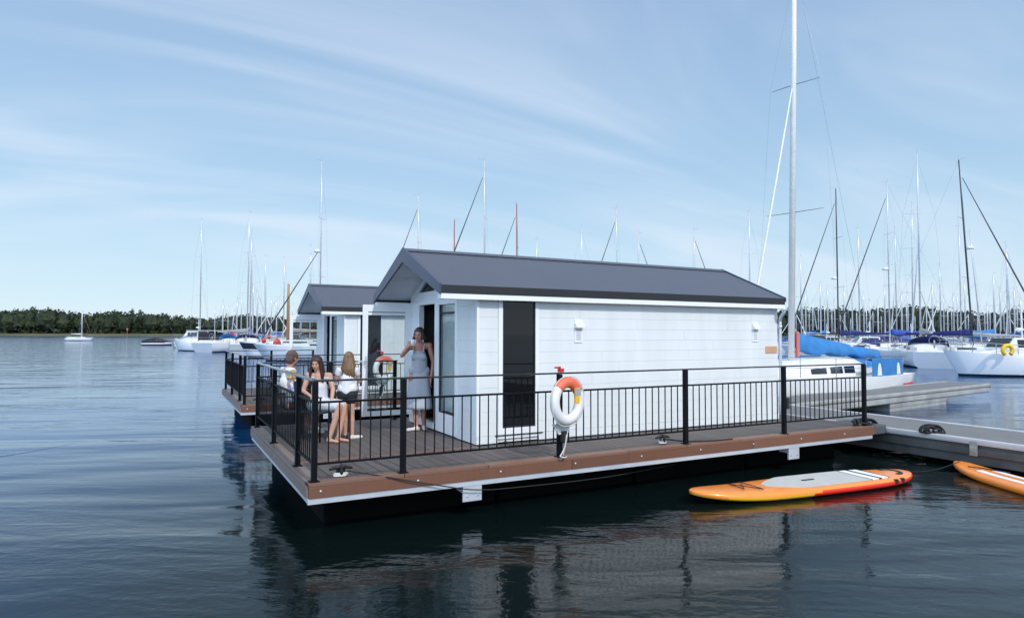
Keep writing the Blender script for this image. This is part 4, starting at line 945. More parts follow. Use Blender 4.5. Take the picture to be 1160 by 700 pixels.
# ------------------------------------------------------------------ motor boats
def cruiser(name, px, dep, L, ang, fb, label, cat='motor boat', house=(.34,.66,1.1), canopy=None, boot='anti', roof=True, hull='hull', horseshoe=False, group=None, mast=True, win=True, B=None):
    r = empty(name, wat(px, dep), radians(-28.28+ang), label, cat, group)
    B = B or .32*L; x0 = -L/2; P = lambda t: x0+L*t
    hb_ = lambda t: B/2*(.9+.1*min(1,t/.3) if t < .45 else max(.02, 1-((t-.45)/.55)**2.5))
    sh = lambda t: fb*(.85+.35*t*t)
    q = MB(); rings = []
    for i in range(15):
        t = i/14; b = hb_(t); z = sh(t); x = P(t); rk = .10*L*t**3
        sec = [(b,z),(b*1.02,z*.9),(b*.96,z*.4),(b*.88,.12),(b*.84,.02),(b*.5,-.25),(0,-.35)]
        full = sec+[(-y,zz) for y, zz in sec[-2::-1]]
        rings.append([(x+rk*(zz/z-.6),y,zz) for y, zz in full])
    q.loft(rings, hull, False, True)
    for f in q.bm.faces:
        if f.calc_center_median().z < (.11 if boot == 'anti' else .22): f.material_index = q.mi(boot)
    q.build('hull', None, r)
    q = MB(); rings = []
    for i in range(14):
        t = i/14; b = hb_(t)*.97; z = sh(t); x = P(t)+.10*L*t**3*.4
        rings.append([(x,-b,z-.02),(x,-b,z+.04),(x,-b*.8,z+.02),(x,b*.8,z+.02),(x,b,z+.04),(x,b,z-.02)])
    q.loft(rings, None, True, True); q.build('deck','deckw',r)
    a, b_, h = house; z0 = sh(a)+.02; w = hb_(a)*.74
    q = MB(); xa, xb = P(a), P(b_)
    prof = [(xa,z0),(xa+.05,z0+h),(xb-h*.55,z0+h),(xb-.1,z0+h*.42),(xb+.12*L,z0+.28),(xb+.2*L,z0)]
    q.loft([[(x,-w*(1 if z < z0+h*.5 else .9)*(1 if x < xb else .62),z) for x, z in prof],[(x,w*(1 if z < z0+h*.5 else .9)*(1 if x < xb else .62),z) for x, z in prof]], None, True, True, False)
    hs = q.build('deckhouse', 'hull', r)
    if win:
        for s_ in (-1,1):
            n = 3
            for k in range(n):
                u0 = xa+.15+(xb-h*.55-xa-.2)*k/n; u1 = xa+.15+(xb-h*.55-xa-.2)*(k+.85)/n
                q = MB(); q.prism([(u0,s_*(w*.985+.012),z0+h*.50),(u1,s_*(w*.985+.012),z0+h*.50),(u1,s_*(w*.91+.012),z0+h*.90),(u0,s_*(w*.91+.012),z0+h*.90)], (0,-s_*.03,0)); q.build('window','glassb',hs)
        q = MB(); e = .015
        q.prism([(xb-h*.55+.06,-w*.82,z0+h*.95+e),(xb-.14,-w*.85,z0+h*.48+e),(xb-.14,w*.85,z0+h*.48+e),(xb-h*.55+.06,w*.82,z0+h*.95+e)], (.02,0,.02)); q.build('windscreen','glassb',hs)
    if roof:
        q = MB(); q.box(P(.06),-w*.95,z0+h+.02, xb-h*.45,w*.95,z0+h+.09,None,.03)
        for x in (P(.08),P(.22)):
            for s_ in (-1,1): q.tube([(x,s_*w*.9,sh(.1)),(x,s_*w*.9,z0+h+.03)], .025, None, 6)
        q.build('cockpit_roof','deckw',r)
    if canopy:
        q = MB(); rings = []
        for k in range(7):
            u = k/6; x = P(.05)+(xa+.4-P(.05))*u; hh = h*(.75+.35*sin(u*pi*.6))
            rings.append([(x, w*cos(pi*j/12)*1.02, z0+hh*abs(sin(pi*j/12))**.42) for j in range(13)])
        q.loft(rings, None, False, True); q.build('canopy',canopy,r)
    q = MB(); g = .55
    for s_ in (-1,1):
        pts = [(P(t)+.05*L*t**3, s_*hb_(t)*.93, sh(t)) for t in (.5,.62,.74,.86,.96)]
        for p in pts: q.tube([p,(p[0],p[1],p[2]+g)], .016, None, 5)
        q.tube([(p[0],p[1],p[2]+g) for p in pts]+[(P(1)+.08*L,0,sh(1)+g)], .018, None, 5)
    q.build('bow_rail','wire',r)
    if mast:
        q = MB(); xm = P(a+.1); q.tube([(xm,0,z0+h),(xm,0,z0+h+1.5)], [.04,.02], None, 8); q.tube([(xm,-.4,z0+h+1.0),(xm,.4,z0+h+1.0)], .02, None, 6); q.ball((xm+.15,0,z0+h+.45),(.22,.22,.1),None,2); q.build('signal_mast','hull',r)
    if horseshoe:
        q = MB(); q.torus((P(.16),-hb_(.2)*.98,sh(.2)+.62), .24, .085, 'y', None, 18, 10, radians(-60), radians(240)); o = q.build('horseshoe_buoy','yel',r)
    return r, P, sh, hb_
c1 = cruiser('motor_cruiser', 226, 80, 7.6, 160, 1.25, 'white motor cruiser with open cockpit roof at the left end of the moored boats', house=(.42,.74,1.25))
q = MB(); q.box(c1[1](.12),-.85,c1[2](.1)+.06,c1[1](.41),.85,c1[2](.3)+1.12); q.build('cockpit_shade','cblack',c1[0])  # solid black block standing in for the shade under the cockpit roof
ensign(c1[0], (c1[1](.05),-.9,c1[2](0)+.1), 1.3)
q = MB(); A = []
for k in range(11):
    u = k/10; x = -1.5+3*u; w = .62*(1-max(0,(u-.55)/.45)**2.2*.95)
    A.append([(x,w*cos(a),.22+.22*sin(a)) for a in [2*pi*j/12 for j in range(12)]])
q.loft(A, None, True, True); dg = q.build('dinghy','hull2'); p = wat(234, 78.5); dg.location = (p.x,p.y,WZ+.25); dg.rotation_euler = (radians(12),0,radians(-28+165))
tag(dg, 'small pale dinghy slung against the side of the left hand motor cruiser', 'dinghy')
c2 = cruiser('motor_cruiser', 1158, 35.5, 7.8, 178, 1.15, 'white motor cruiser with royal blue canopy and yellow horseshoe buoy at the right edge', house=(.40,.70,1.0), canopy='croyal', boot='hullb', roof=False, horseshoe=False, mast=True)
q = MB(); q.torus((0,0,0), .25, .10, 'y', None, 22, 10, radians(-55), radians(235)); hsb = q.build('horseshoe_buoy','yel'); p = wat(1141, 34.1); hsb.location = (p.x,p.y,zpx(397,1141,34.1)); hsb.rotation_euler = (0,0,radians(-28))
tag(hsb, 'yellow horseshoe buoy hanging on the rail of the cruiser at the right edge', 'lifebuoy')
cruiser('motor_cruiser', 985, 63, 7.5, 165, 1.15, 'white motor cruiser with navy canopy just right of the blue boom cover', house=(.40,.70,.95), canopy='cnavy', roof=False)
cruiser('motor_cruiser', 1032, 72, 7.0, 15, 1.1, 'white motor cruiser with royal blue canopy behind the tallest white masted yacht', house=(.40,.70,.95), canopy='croyal', roof=False)
cruiser('motor_cruiser', 938, 76, 7.4, 10, 1.1, 'small white motor cruiser with black canopy above the blue boom cover', house=(.38,.68,1.0), canopy='cblack', roof=False)
c3 = cruiser('covered_motorboat', 179, 115, 5.0, 8, .45, 'low dark covered motorboat moored left of the white cruiser', house=(.25,.62,.5), boot='hullb', roof=False, mast=False, win=False, hull='hull')
q = MB(); A = []
for k in range(11):
    u = k/10; x = -2.4+4.6*u; hgt = .35+.75*sin(min(1,u*1.1+.08)*pi)**.7*(.6+.4*u); w = .78*(1-max(0,(u-.6)/.4)**2.5*.9)
    A.append([(x,w*cos(pi*j/10),.42+hgt*abs(sin(pi*j/10))**.8) for j in range(11)])
q.loft(A, None, False, True); q.build('tarpaulin','cblack',c3[0])
yacht('moored_sloop', 92.5, 172, 353, 6.6, 4, hull='hull', label='lone small white sloop moored on open water before the far wood', cat='yacht', freeb=.75, mr=.16, furl=None, hood=None, cover='cgrey', backst=False)
yacht('sailing_yacht', 283, 66, 262, 10.5, 108, hull='hull2', label='grey white yacht seen from its stern between the cruiser and the red fendered boat', group=L_T, cover='cgrey', hood='cnavy', freeb=1.25)
w1 = yacht('wooden_masted_boat', 326, 59, 322, 9, 196, hull='hull', stripe='hullb', spar='wood', furl=None, hood=None, cover='cgrey', label='white boat with short thick varnished wooden mast left of the far open door', group=None, mr=.14, freeb=1.2, spread=False, flag=True)
q = MB(); q.tube([(-3.4,0,1.2),(-3.4,0,4.2)], [.10,.06], None, 10); q.build('mizzen_mast','wood',w1[0])
for k, (px, py, dp, rr_) in enumerate(((314,389,56.5,.33),(299,386,57.0,.20),(305,382,57,.15))):
    q = MB(); q.ball((0,0,0),(rr_,rr_,rr_*1.1),None,3); q.tube([(0,0,rr_*1.05),(0,0,rr_*1.3)], rr_*.22, None, 8); q.tube([(0,0,rr_*1.3),(0,.05,rr_*1.3+.35)], .015, None, 5)
    o = q.build('fender','fendr'); p = wat(px, dp); o.location = (p.x,p.y,zpx(py,px,dp))
    tag(o, ('large round red fender hanging from the wooden masted boat','middle sized red fender left of the large one on the wooden masted boat','smallest red fender high on the wooden masted boat')[k], 'fender', 'red fenders on the wooden masted boat')

# jetty behind the right hand berths and behind the left ones
for nm, pa, da, pb, db, lab in (('berth_walkway', 1010, 70, 1230, 52, 'long low walkway behind the first rank of right hand yachts'),('berth_walkway', 262, 92, 345, 66, 'low walkway between the left hand moored boats')):
    a = wat(pa, da); c = wat(pb, db); d = c-a; ln = d.length
    r = empty(nm, (a.x,a.y,0), atan2(d.y,d.x), lab, 'walkway')
    q = MB(); q.box(0,-.9,-.28,ln,.9,-.1,None,.02); q.build('walkway_surface','conc',r)
    n = int(ln/4)
    for k in range(n):
        q = MB(); q.box(.5+k*4,-.7,-.9,2.7+k*4,.7,-.282); q.build('float','conc',r)

# ------------------------------------------------------------------ far shore and wood
K['leaf'] = mat('far foliage', (.010,.020,.008), .8, var=.6, vscale=.09, col2=(.030,.045,.016))
K['land'] = mat('far bank', (.13,.105,.055), .9, var=.4, vscale=.05, col2=(.06,.075,.03))
q = MB(); N = 60; A = []; rnd = random.Random(3)
for k in range(N+1):
    px = -420+k*(2100/N); jz = rnd.uniform(-.15,.15)
    pts = []
    for dep, z in ((396,-1.2),(399,WZ-.02),(402,.1+jz),(409,.9+jz),(460,1.4),(2200,3)):
        w = wat(px, dep+6*sin(k*.31)); pts.append((w.x,w.y,z))
    A.append(pts)
q.loft(A, None, False, False, False); tag(q.build('far_shore','land'), kind='structure')
verts = []; faces = []
def leafq(c, s):
    u = Vector((rnd.gauss(0,1),rnd.gauss(0,1),rnd.gauss(0,1))).normalized(); v = u.cross(Vector((rnd.gauss(0,1),rnd.gauss(0,1),rnd.gauss(0,1)))).normalized()
    i = len(verts); verts.extend([c-u*s-v*s*.7, c+u*s-v*s*.6, c+u*s*.8+v*s, c-u*s*.7+v*s*.8]); faces.append((i,i+1,i+2,i+3))
ico = bmesh.new(); bmesh.ops.create_icosphere(ico, subdivisions=2, radius=1); IV = [v.co.copy() for v in ico.verts]; IF = [[v.index for v in f.verts] for f in ico.faces]; ico.free()
px = -330
k = 0
while px < 1500:
    for row in range(3):
        dep = 412+row*11+rnd.uniform(-4,4); w = wat(px+rnd.uniform(-4,4), dep)
        hgt = (12.6 + 1.8*sin(px*.013+1)+1.2*sin(px*.05)+rnd.uniform(-1.0,1.0)+(row*.5)) * (1.0 if px < 600 else 1.22)
        if rnd.random() < .05: hgt *= 1.10
        rx = rnd.uniform(3.2,5.2); c = Vector((w.x,w.y,hgt*.56)); rzv = hgt*.46
        i0 = len(verts)
        for v in IV:
            n_ = .80+.14*sin(v.x*5+px)+.12*sin(v.z*6+row*2+px*.7)
            verts.append(c+Vector((v.x*rx*n_,v.y*rx*n_,v.z*rzv*n_)))
        for f in IF: faces.append(tuple(i0+j for j in f))
        for _ in range(120):
            d = Vector((rnd.gauss(0,1),rnd.gauss(0,1),rnd.gauss(0,1))).normalized(); q_ = .78+.30*rnd.random()**.8+.10*sin(d.x*6+px)+.08*sin(d.z*7+px)
            leafq(c+Vector((d.x*rx*q_,d.y*rx*q_,d.z*rzv*q_)), rnd.uniform(.25,.75))
        for _ in range(16):
            leafq(Vector((w.x+rnd.uniform(-5,5),w.y+rnd.uniform(-5,5),rnd.uniform(.8,3))), rnd.uniform(.7,1.4))
    px += rnd.uniform(5.5,9.5); k += 1
me = bpy.data.meshes.new('far_wood'); me.from_pydata([tuple(v) for v in verts], [], faces); me.materials.append(K['leaf'])
fwd = bpy.data.objects.new('far_wood', me); COL.objects.link(fwd); tag(fwd, 'dark green wood along the far shore', 'wood', None, 'stuff')
q = MB(); p = wat(144, 385); q.tube([(p.x,p.y,-1.5),(p.x,p.y,3.0)], .09, None, 8); q.box(p.x-.35,p.y-.35,3.0,p.x+.35,p.y+.35,4.2,None,.1)
tag(q.build('channel_marker','wood'), 'thin channel marker post with a small topmark before the far wood', 'marker post')

# ------------------------------------------------------------------ people (each body one remeshed skin)
def finish(mb, name, m, parent, vox, smooth=2, push=None):
    o = mb.build(name, m, None)
    md = o.modifiers.new('r', 'REMESH'); md.mode = 'VOXEL'; md.voxel_size = vox; md.use_smooth_shade = True
    if smooth:
        sm = o.modifiers.new('s', 'SMOOTH'); sm.iterations = smooth; sm.factor = .5
    dg = bpy.context.evaluated_depsgraph_get(); dg.update(); me = bpy.data.meshes.new_from_object(o.evaluated_get(dg))
    o.modifiers.clear(); old = o.data; o.data = me; me.name = name
    me.materials.clear(); me.materials.append(K[m])
    for p in me.polygons: p.use_smooth = True
    if parent: o.parent = parent
    return o
def V(*a): return Vector(a)
def head(q, c, fwd, up, s=1.):
    """skull, jaw, nose, ears round centre c ; returns frame"""
    f = fwd.normalized(); u = (up-f*up.dot(f)).normalized(); r = f.cross(u)
    M_ = Matrix((r, f, u)).transposed()
    P_ = lambda x, y, z: c+M_@V(x,y,z)*s
    q.ball(P_(0,-.008,.025), (.074*s,.092*s,.088*s), None, 3, M_)
    q.ball(P_(0,.022,-.045), (.056*s,.066*s,.068*s), None, 3, M_)
    q.ball(P_(0,.055,-.092), (.026*s,.024*s,.020*s), None, 2, M_)
    q.cap(P_(0,.082,.012), P_(0,.104,-.028), .009*s, .014*s)
    q.cap(P_(-.03,.074,.028), P_(.03,.074,.028), .012*s, .012*s)
    q.ball(P_(0,.076,-.062), (.026*s,.012*s,.012*s), None, 2, M_)
    for k in (-1,1):
        q.ball(P_(k*.038,.060,-.022), (.022*s,.02*s,.02*s), None, 2, M_)
        q.ball(P_(k*.076,-.005,-.008), (.010*s,.018*s,.030*s), None, 2, M_)
    return P_, M_
def face(P_, M_, s, parent):
    for k in (-1,1):
        q = MB(); q.ball(P_(k*.030,.0805,.006), (.012*s,.008*s,.007*s), None, 2, M_); q.build('eye','eyew',parent)
    q = MB(); q.ball(P_(0,.0865,-.062), (.022*s,.006*s,.007*s), None, 2, M_); q.build('mouth','lip',parent)
def hand(q, w, d, palm_n, s=1., curl=.5):
    """wrist w, direction d, palm normal palm_n (fingers curl toward it)"""
    d = d.normalized(); n = (palm_n-d*palm_n.dot(d)).normalized(); x = d.cross(n)
    pc = w+d*.05*s
    for k in (-1,0,1): q.cap(w+x*k*.012*s, w+d*.085*s+x*k*.024*s, .015*s, .013*s)
    for k, L in zip((-1.5,-.5,.5,1.5), (.062,.074,.078,.068)):
        b = w+d*.088*s+x*k*.0195*s; a1 = curl*.55; a2 = curl*1.25; d1 = d*cos(a1)+n*sin(a1); d2 = d*cos(a2)+n*sin(a2)
        m1 = b+d1*L*.5*s; q.cap(b, m1, .0085*s, .008*s); q.cap(m1, m1+d2*L*.5*s, .008*s, .0065*s)
    b = w+d*.025*s+x*.026*s; t1 = b+(x*.75+d*.65+n*.2).normalized()*.042*s; q.cap(b, t1, .012*s, .010*s); q.cap(t1, t1+(d*.8+x*.2+n*.5).normalized()*.03*s, .0095*s, .0075*s)
def body(J, s, hd, fwdh, palm=None, hair=None, curl=(.5,.5), feetdir=None, vox=.0065):
    q = MB(); w_ = s
    q.cap(J['pel']+V(0,0,0), J['chest'], .118*s, .120*s)
    sh_l, sh_r = J['shl'], J['shr']; hl, hr = J['hipl'], J['hipr']
    q.cap(hl, hr, .105*s, .105*s); q.cap(J['chest'], (sh_l+sh_r)/2, .115*s, .085*s); q.cap(sh_l, sh_r, .056*s, .056*s)
    q.cap((sh_l+sh_r)/2, J['head']-V(0,0,.06*s), .058*s, .046*s)
    P_, M_ = head(q, J['head'], fwdh, V(0,0,1), s)
    for k in 'lr':
        q.cap(J['sh'+k], J['el'+k], .048*s, .037*s); q.cap(J['el'+k], J['wr'+k], .037*s, .024*s)
        dd = (J['wr'+k]-J['el'+k]); hd_ = J.get('hd'+k, dd)
        hand(q, J['wr'+k], hd_, J.get('pn'+k, V(0,0,-1)+dd*.01), s*.95, curl[0 if k == 'l' else 1])
        q.cap(J['hip'+k], J['kn'+k], .078*s, .052*s); 
        mid = J['kn'+k].lerp(J['an'+k], .3); q.cap(J['kn'+k], mid, .050*s, .054*s); q.cap(mid, J['an'+k], .052*s, .034*s)
        fd = feetdir[0 if k == 'l' else 1]; heel = J['an'+k]-V(0,0,.045*s)-fd*.03*s; q.cap(J['an'+k], heel, .034*s, .032*s); q.cap(heel, J['an'+k]+fd*.13*s-V(0,0,.055*s), .032*s, .024*s); q.cap(J['an'+k]+fd*.10*s-V(0,0,.055*s), J['an'+k]+fd*.17*s-V(0,0,.060*s), .030*s, .018*s)
    return q, P_, M_
def person(label, J, s, skin_m, fwdh, feetdir, vox=.0065, curl=(.5,.5), facing=True):
    q, P_, M_ = body(J, s, None, fwdh, feetdir=feetdir, curl=curl)
    o = finish(q, 'person', skin_m, None, vox)
    tag(o, label, 'person')
    if facing: face(P_, M_, s, o)
    return o, P_, M_
def hairmesh(P_, M_, s, length, m, parent, wide=1., back=True, seed=0, bangs=False, drop=V(0,0,-1)):
    rn = random.Random(seed); q = MB()
    q.ball(P_(0,-.018,.040), (.086*s*wide,.098*s,.090*s), None, 3, M_)
    q.ball(P_(0,-.045,-.01), (.080*s*wide,.072*s,.090*s), None, 3, M_)
    if length > 0:
        for k in range(26):
            a = radians(-118+236*k/25); x = sin(a)*.082*wide; y = -cos(a)*.085-.012
            top = P_(x*.75, y*.8, .06); p1 = P_(x, y, -.04); L = length*s*rn.uniform(.85,1.05)
            out_ = (M_@V(x*.5,y*.35,0))*s; p2 = p1+drop*L*.5+out_*.5+V(rn.uniform(-.01,.01),rn.uniform(-.01,.01),0); p3 = p1+drop*L+out_*.2+V(rn.uniform(-.02,.02),rn.uniform(-.02,.02),0)
            q.cap(top, p1, .024*s, .026*s); q.cap(p1, p2, .026*s, .025*s); q.cap(p2, p3, .025*s, .010*s)
    return finish(q, 'hair', m, parent, .008, 1)
Rc, Fc = V(R_.x,R_.y,0).normalized(), V(F_.x,F_.y,0).normalized()      # picture right, away from the camera
UP = V(0,0,1)
def W3(o, r, f, z): return V(o[0],o[1],0)+Rc*r+Fc*f+UP*z
def tubecloth(parts, name, m, parent, vox=.009, sm=2):
    q = MB()
    for a, b, ra, rb in parts: q.cap(a, b, ra, rb)
    return finish(q, name, m, parent, vox, sm)

# girl standing with her back to the camera: long fair-brown hair, white top, black shorts (1.34 m)
G = (1.13, 2.86); s = .80
J = dict(pel=W3(G,0,0,.70), chest=W3(G,0,.0,.90), shl=W3(G,-.125,0,1.055), shr=W3(G,.125,.02,1.055), hipl=W3(G,-.06,0,.66), hipr=W3(G,.06,0,.66), head=W3(G,.015,.01,1.225),
         ell=W3(G,-.19,.04,.86), wrl=W3(G,-.16,.20,.90), elr=W3(G,.155,.10,.86), wrr=W3(G,.08,.26,.90), knl=W3(G,-.035,.04,.36), knr=W3(G,.075,-.01,.36), anl=W3(G,-.03,.03,.055), anr=W3(G,.09,-.03,.055))
fd = (-Rc*.1+Fc).normalized(), (Rc*.85+Fc*.5).normalized()
g, P_, M_ = person('girl with long light brown hair, white top and black shorts, standing with her back turned', J, s, 'skin', (Fc-Rc*.12), fd)
hairmesh(P_, M_, s, .36, 'hairl', g, 1.08, seed=2)
tubecloth([(J['pel']+UP*.02,J['chest'],.112,.106),(J['hipl']+UP*.10,J['hipr']+UP*.10,.098,.098),(J['chest'],(J['shl']+J['shr'])/2-UP*.015,.102,.07),(J['shl']-UP*.02,J['shr']-UP*.02,.050,.050),(J['shl']-UP*.01,J['shl'].lerp(J['ell'],.35),.052,.052),(J['shr']-UP*.01,J['shr'].lerp(J['elr'],.35),.052,.052)], 'top', 'cloth_w', g)
tubecloth([(J['hipl']+UP*.02,J['hipr']+UP*.02,.104,.104),(J['hipl'],J['hipl'].lerp(J['knl'],.26),.086,.078),(J['hipr'],J['hipr'].lerp(J['knr'],.26),.086,.078)], 'shorts', 'cloth_k', g)
for k, f_ in (('anl',fd[0]),('anr',fd[1])):
    tubecloth([(J[k]-UP*.035-f_*.02,J[k]-UP*.035+f_*.14,.034,.026),(J[k]-UP*.005,J[k]-UP*.03,.030,.034)], 'shoe', 'shoed' if k == 'anl' else 'shoe', g, .006)

# garden chairs and table by the left railing
def chair(loc, rz_, label):
    r = empty('deck_chair', (loc[0],loc[1],.004), rz_, label, 'chair', 'chairs round the deck table')
    q = MB(); q.box(-.24,-.23,.41,.24,.23,.445,None,.012); q.build('seat','wicker',r)
    q = MB(); q.loft([[(-.23,.21+.07*t,.46+.42*t),(.23,.21+.07*t,.46+.42*t),(.23,.235+.07*t,.46+.42*t),(-.23,.235+.07*t,.46+.42*t)] for t in (0,.5,1)], None, True, True, False); q.build('backrest','wicker',r)
    for x in (-.215,.215):
        for y, t in ((-.2,0),(.22,1)):
            q = MB(); q.tube([(x,y,0),(x,y*.98,.43)]+([(x,.255,.86)] if t else [(x,-.2,.64)]), .013, None, 8); q.build('leg','black',r)
        q = MB(); q.box(x-.02,-.22,.64,x+.02,.24,.66,None,.006); q.build('armrest','wicker',r)
    return r
yaw = lambda v: atan2(v.y, v.x)+pi/2      # local -Y looks along v
# seated young woman, dark hair, pale dress, knees to the right
S1 = (.62+.11, 3.0-.06); s = .93
fwd = (Rc*.90-Fc*.40).normalized()
ch1 = chair((S1[0],S1[1]), yaw(fwd), 'charcoal woven chair carrying the seated woman nearest the front railing')
J = dict(pel=W3(S1,0,0,.56), chest=W3(S1,.0,-.02,.80), shl=W3(S1,-.15,-.06,.97), shr=W3(S1,.15,-.01,.96), hipl=W3(S1,-.05,-.06,.53), hipr=W3(S1,.05,.04,.53), head=W3(S1,-.03,-.08,1.15),
         ell=W3(S1,-.22,-.10,.74), wrl=W3(S1,-.06,-.26,.68), elr=W3(S1,.22,-.06,.76), wrr=W3(S1,.235,-.20,.57), knl=W3(S1,.36,-.22,.53), knr=W3(S1,.40,-.08,.52), anl=W3(S1,.24,-.28,.075), anr=W3(S1,.34,-.18,.075),
         hdr=V(0,0,-1)+Rc*.2)
fd = (Rc*.9-Fc*.3).normalized(), (Rc*.95-Fc*.2).normalized()
o, P_, M_ = person('seated young woman with long dark brown hair and pale dress, facing the camera', J, s, 'skin', (-Fc-Rc*.05-UP*.22), fd)
hairmesh(P_, M_, s, .30, 'hairb', o, 1.12, seed=5)
tubecloth([(J['pel'],J['chest'],.128,.120),(J['chest'],(J['shl']+J['shr'])/2-UP*.03,.112,.06),(J['hipl'],J['hipr'],.125,.125),(J['hipl'],J['hipl'].lerp(J['knl'],.84),.112,.085),(J['hipr'],J['hipr'].lerp(J['knr'],.84),.112,.085),(J['hipl'].lerp(J['knl'],.84),J['hipr'].lerp(J['knr'],.84),.08,.08),(J['shl']-UP*.02,J['shr']-UP*.02,.052,.052)], 'dress', 'cloth_l', o)
# man in a white shirt, back half turned, at the left railing
S2 = (.43, 3.82); s = 1.0
ch2 = chair(S2, yaw((Fc*.3+Rc*.95)), 'charcoal woven chair carrying the man in the white shirt by the left railing')
J = dict(pel=W3(S2,0,0,.56), chest=W3(S2,-.01,-.01,.80), shl=W3(S2,-.14,.14,.99), shr=W3(S2,.10,-.16,.99), hipl=W3(S2,-.02,.08,.53), hipr=W3(S2,.03,-.08,.53), head=W3(S2,.05,0,1.20),
         ell=W3(S2,-.02,.26,.74), wrl=W3(S2,.20,.24,.78), elr=W3(S2,.20,-.26,.75), wrr=W3(S2,.38,-.12,.79), knl=W3(S2,.40,.14,.52), knr=W3(S2,.42,-.08,.52), anl=W3(S2,.40,.16,.08), anr=W3(S2,.42,-.10,.08))
fd = (Rc, Rc)
o, P_, M_ = person('man with short greying hair and white shirt seated by the left railing, back turned', J, s, 'skin2', (Fc*.85+Rc*.5-UP*.2), fd)
hairmesh(P_, M_, s*1.02, 0, 'hairg', o, 1.03, seed=7)
tubecloth([(J['pel'],J['chest'],.145,.145),(J['hipl']+UP*.05,J['hipr']+UP*.05,.135,.135),(J['chest'],(J['shl']+J['shr'])/2-UP*.01,.138,.085),(J['shl'],J['shr'],.070,.070)]+[(J['sh'+k],J['el'+k],.066,.055) for k in 'lr']+[(J['el'+k],J['el'+k].lerp(J['wr'+k],.25),.054,.05) for k in 'lr'], 'shirt', 'cloth_w', o)
tubecloth([(J['hip'+k],J['kn'+k],.105,.072) for k in 'lr']+[(J['kn'+k],J['kn'+k].lerp(J['an'+k],.5),.070,.062) for k in 'lr'], 'shorts', 'cloth_g', o)
for k in ('anl','anr'): tubecloth([(J[k]-UP*.045-Rc*.03,J[k]-UP*.045+Rc*.17,.034,.028),(J[k]-UP*.01,J[k]-UP*.04,.036,.038)], 'shoe', 'shoe', o, .007)
# small child between them, patterned white top
S3 = (.36, 3.22); s = .66
ch3 = chair((S3[0]+.0,S3[1]+.02), yaw((Fc*.3+Rc*.95)), 'charcoal woven chair under the small child between the man and the woman')
J = dict(pel=W3(S3,0,0,.53), chest=W3(S3,.01,0,.70), shl=W3(S3,-.05,.10,.82), shr=W3(S3,.06,-.10,.82), hipl=W3(S3,0,.05,.51), hipr=W3(S3,0,-.05,.51), head=W3(S3,.03,0,.965),
         ell=W3(S3,.03,.15,.70), wrl=W3(S3,.15,.10,.74), elr=W3(S3,.10,-.13,.68), wrr=W3(S3,.20,-.06,.73), knl=W3(S3,.24,.06,.50), knr=W3(S3,.24,-.06,.50), anl=W3(S3,.26,.06,.24), anr=W3(S3,.26,-.06,.24))
o, P_, M_ = person('small fair haired child in a patterned white top sitting behind the railing corner post', J, s, 'skin', (Rc*.8-Fc*.5), (Rc,Rc))
hairmesh(P_, M_, s, .06, 'hairy', o, 1.04, seed=9)
tubecloth([(J['pel'],J['chest'],.098,.092),(J['chest'],(J['shl']+J['shr'])/2,.088,.05),(J['shl'],J['shr'],.046,.046)]+[(J['sh'+k],J['sh'+k].lerp(J['el'+k],.5),.044,.042) for k in 'lr'], 'top', 'cloth_p', o)
tubecloth([(J['hip'+k],J['kn'+k],.066,.052) for k in 'lr'], 'shorts', 'cloth_k', o)
# table between them
t = empty('deck_table', (.98,3.74,.004), radians(8), 'black metal table on the deck between the seated people', 'table')
q = MB(); q.box(-.33,-.33,.70,.33,.33,.725,None,.008); q.build('tabletop','wicker',t)
for x in (-.29,.29):
    for y in (-.29,.29): q = MB(); q.tube([(x,y,0),(x,y,.70)], .016, None, 8); q.build('leg','black',t)
q = MB(); q.tube([(.86,3.62,.7295),(.86,3.62,.82)], [.03,.038], None, 14); tag(q.build('cup','cup'), 'white cup standing on the black deck table', 'cup')
q = MB(); q.tube([(.80,3.86,.7295),(.80,3.86,.80),(.80,3.86,.86)], [.035,.035,.015], None, 14); tag(q.build('sauce_bottle','red'), 'small red bottle on the deck table near the man', 'bottle')

# woman standing in the doorway in a long grey dress, white cup raised
G = (2.41, 3.18); s = 1.0
J = dict(pel=W3(G,0,0,.92), chest=W3(G,0,0,1.18), shl=W3(G,.16,.03,1.40), shr=W3(G,-.17,-.03,1.38), hipl=W3(G,.08,.02,.86), hipr=W3(G,-.08,-.02,.86), head=W3(G,-.0,-.04,1.585),
         ell=W3(G,.235,.03,1.12), wrl=W3(G,.20,-.02,.86), elr=W3(G,-.27,-.12,1.24), wrr=W3(G,-.155,-.20,1.385), knl=W3(G,.07,-.01,.46), knr=W3(G,-.06,-.05,.47), anl=W3(G,.08,.04,.075), anr=W3(G,-.03,-.08,.075),
         hdr=V(0,0,1)*.8+Rc*.5-Fc*.1, pnr=Fc*.5+Rc*.3, hdl=V(0,0,-1)-Rc*.15)
fd = (-Fc*.8+Rc*.2).normalized(), (-Fc*.6-Rc*.7).normalized()
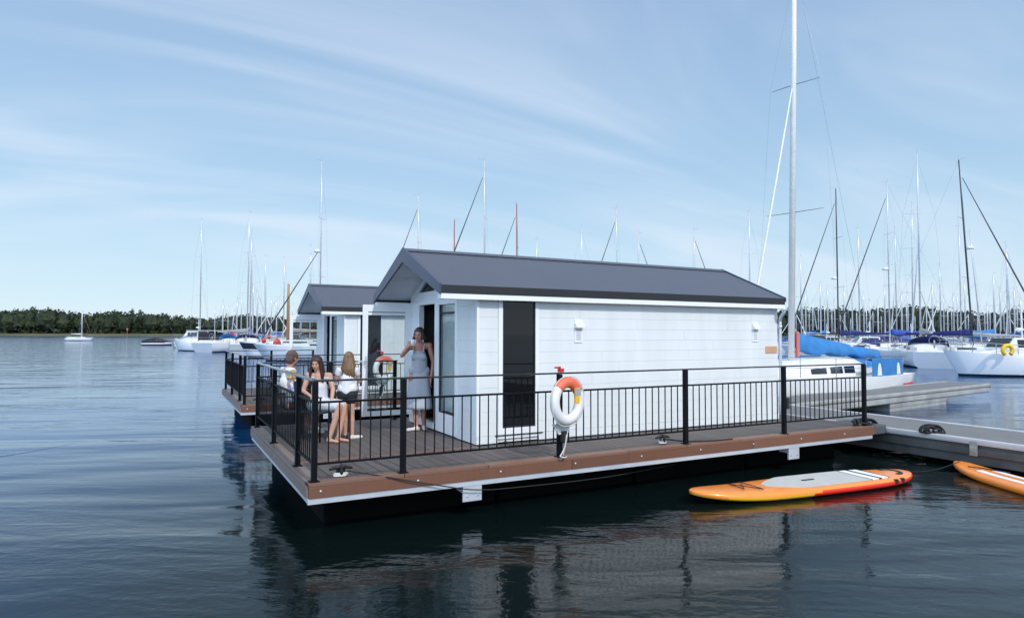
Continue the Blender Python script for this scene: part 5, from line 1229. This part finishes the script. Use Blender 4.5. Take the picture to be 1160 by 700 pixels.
o, P_, M_ = person('woman in long grey dress standing in the cabin doorway with a white cup raised', J, s, 'skin2', (-Fc-Rc*.25-UP*.1), fd, curl=(.5,.9))
hairmesh(P_, M_, s, .04, 'hairb', o, .98, seed=4)
q = MB(); rings = []
for k in range(15):                       # the skirt, pleated, from waist to shin
    u = k/14; c = W3(G, -.0+.0*u, -.02*u, 1.02-.66*u); a_ = .135+.085*u**.8; b_ = .105+.085*u**.8
    rings.append([c+Rc*(cos(t)*a_*(1+.05*u*sin(7*t)))+Fc*(sin(t)*b_*(1+.05*u*sin(7*t+1))) for t in [2*pi*j/56 for j in range(56)]])
inner = [[p*1.0 for p in r_] for r_ in rings]
q.loft(rings, None, True, False); sk = q.build('skirt','cloth_g',o); sk.modifiers.new('solid','SOLIDIFY').thickness = .006
tubecloth([(J['pel']+UP*.06,J['chest'],.132,.130),(J['hipl']+UP*.12,J['hipr']+UP*.12,.098,.098),(J['chest']+UP*.0,(J['shl']+J['shr'])/2-UP*.12,.132,.108),(J['chest']+Rc*.06-Fc*.07+UP*.03,J['chest']-Rc*.06-Fc*.07+UP*.03,.068,.068)], 'bodice', 'cloth_g', o)
for k, sx in (('l',1),('r',-1)):
    q = MB(); q.tube(bez([J['chest']+Rc*.075*sx-Fc*.11+UP*.10, W3(G,.085*sx,-.085,1.36), W3(G,.095*sx,-.01,1.452), W3(G,.085*sx,.07,1.36)],5), .009, None, 6); q.build('strap','cloth_g',o)
for k, f_ in (('anl',fd[0]),('anr',fd[1])):
    tubecloth([(J[k]-UP*.045-f_*.03,J[k]-UP*.045+f_*.16,.034,.027),(J[k]-UP*.01,J[k]-UP*.04,.037,.038)], 'shoe', 'shoe', o, .007)
c = J['wrr']+(J['hdr'].normalized())*.085+Rc*.035-Fc*.01
q = MB(); q.tube([c-UP*.05, c+UP*.05], [.030,.040], None, 16); tag(q.build('cup','cup'), 'white cup in the raised hand of the woman in the doorway', 'cup')
for o_ in bpy.data.objects:
    if o_.type == 'MESH' and o_.name.startswith('person'): pass
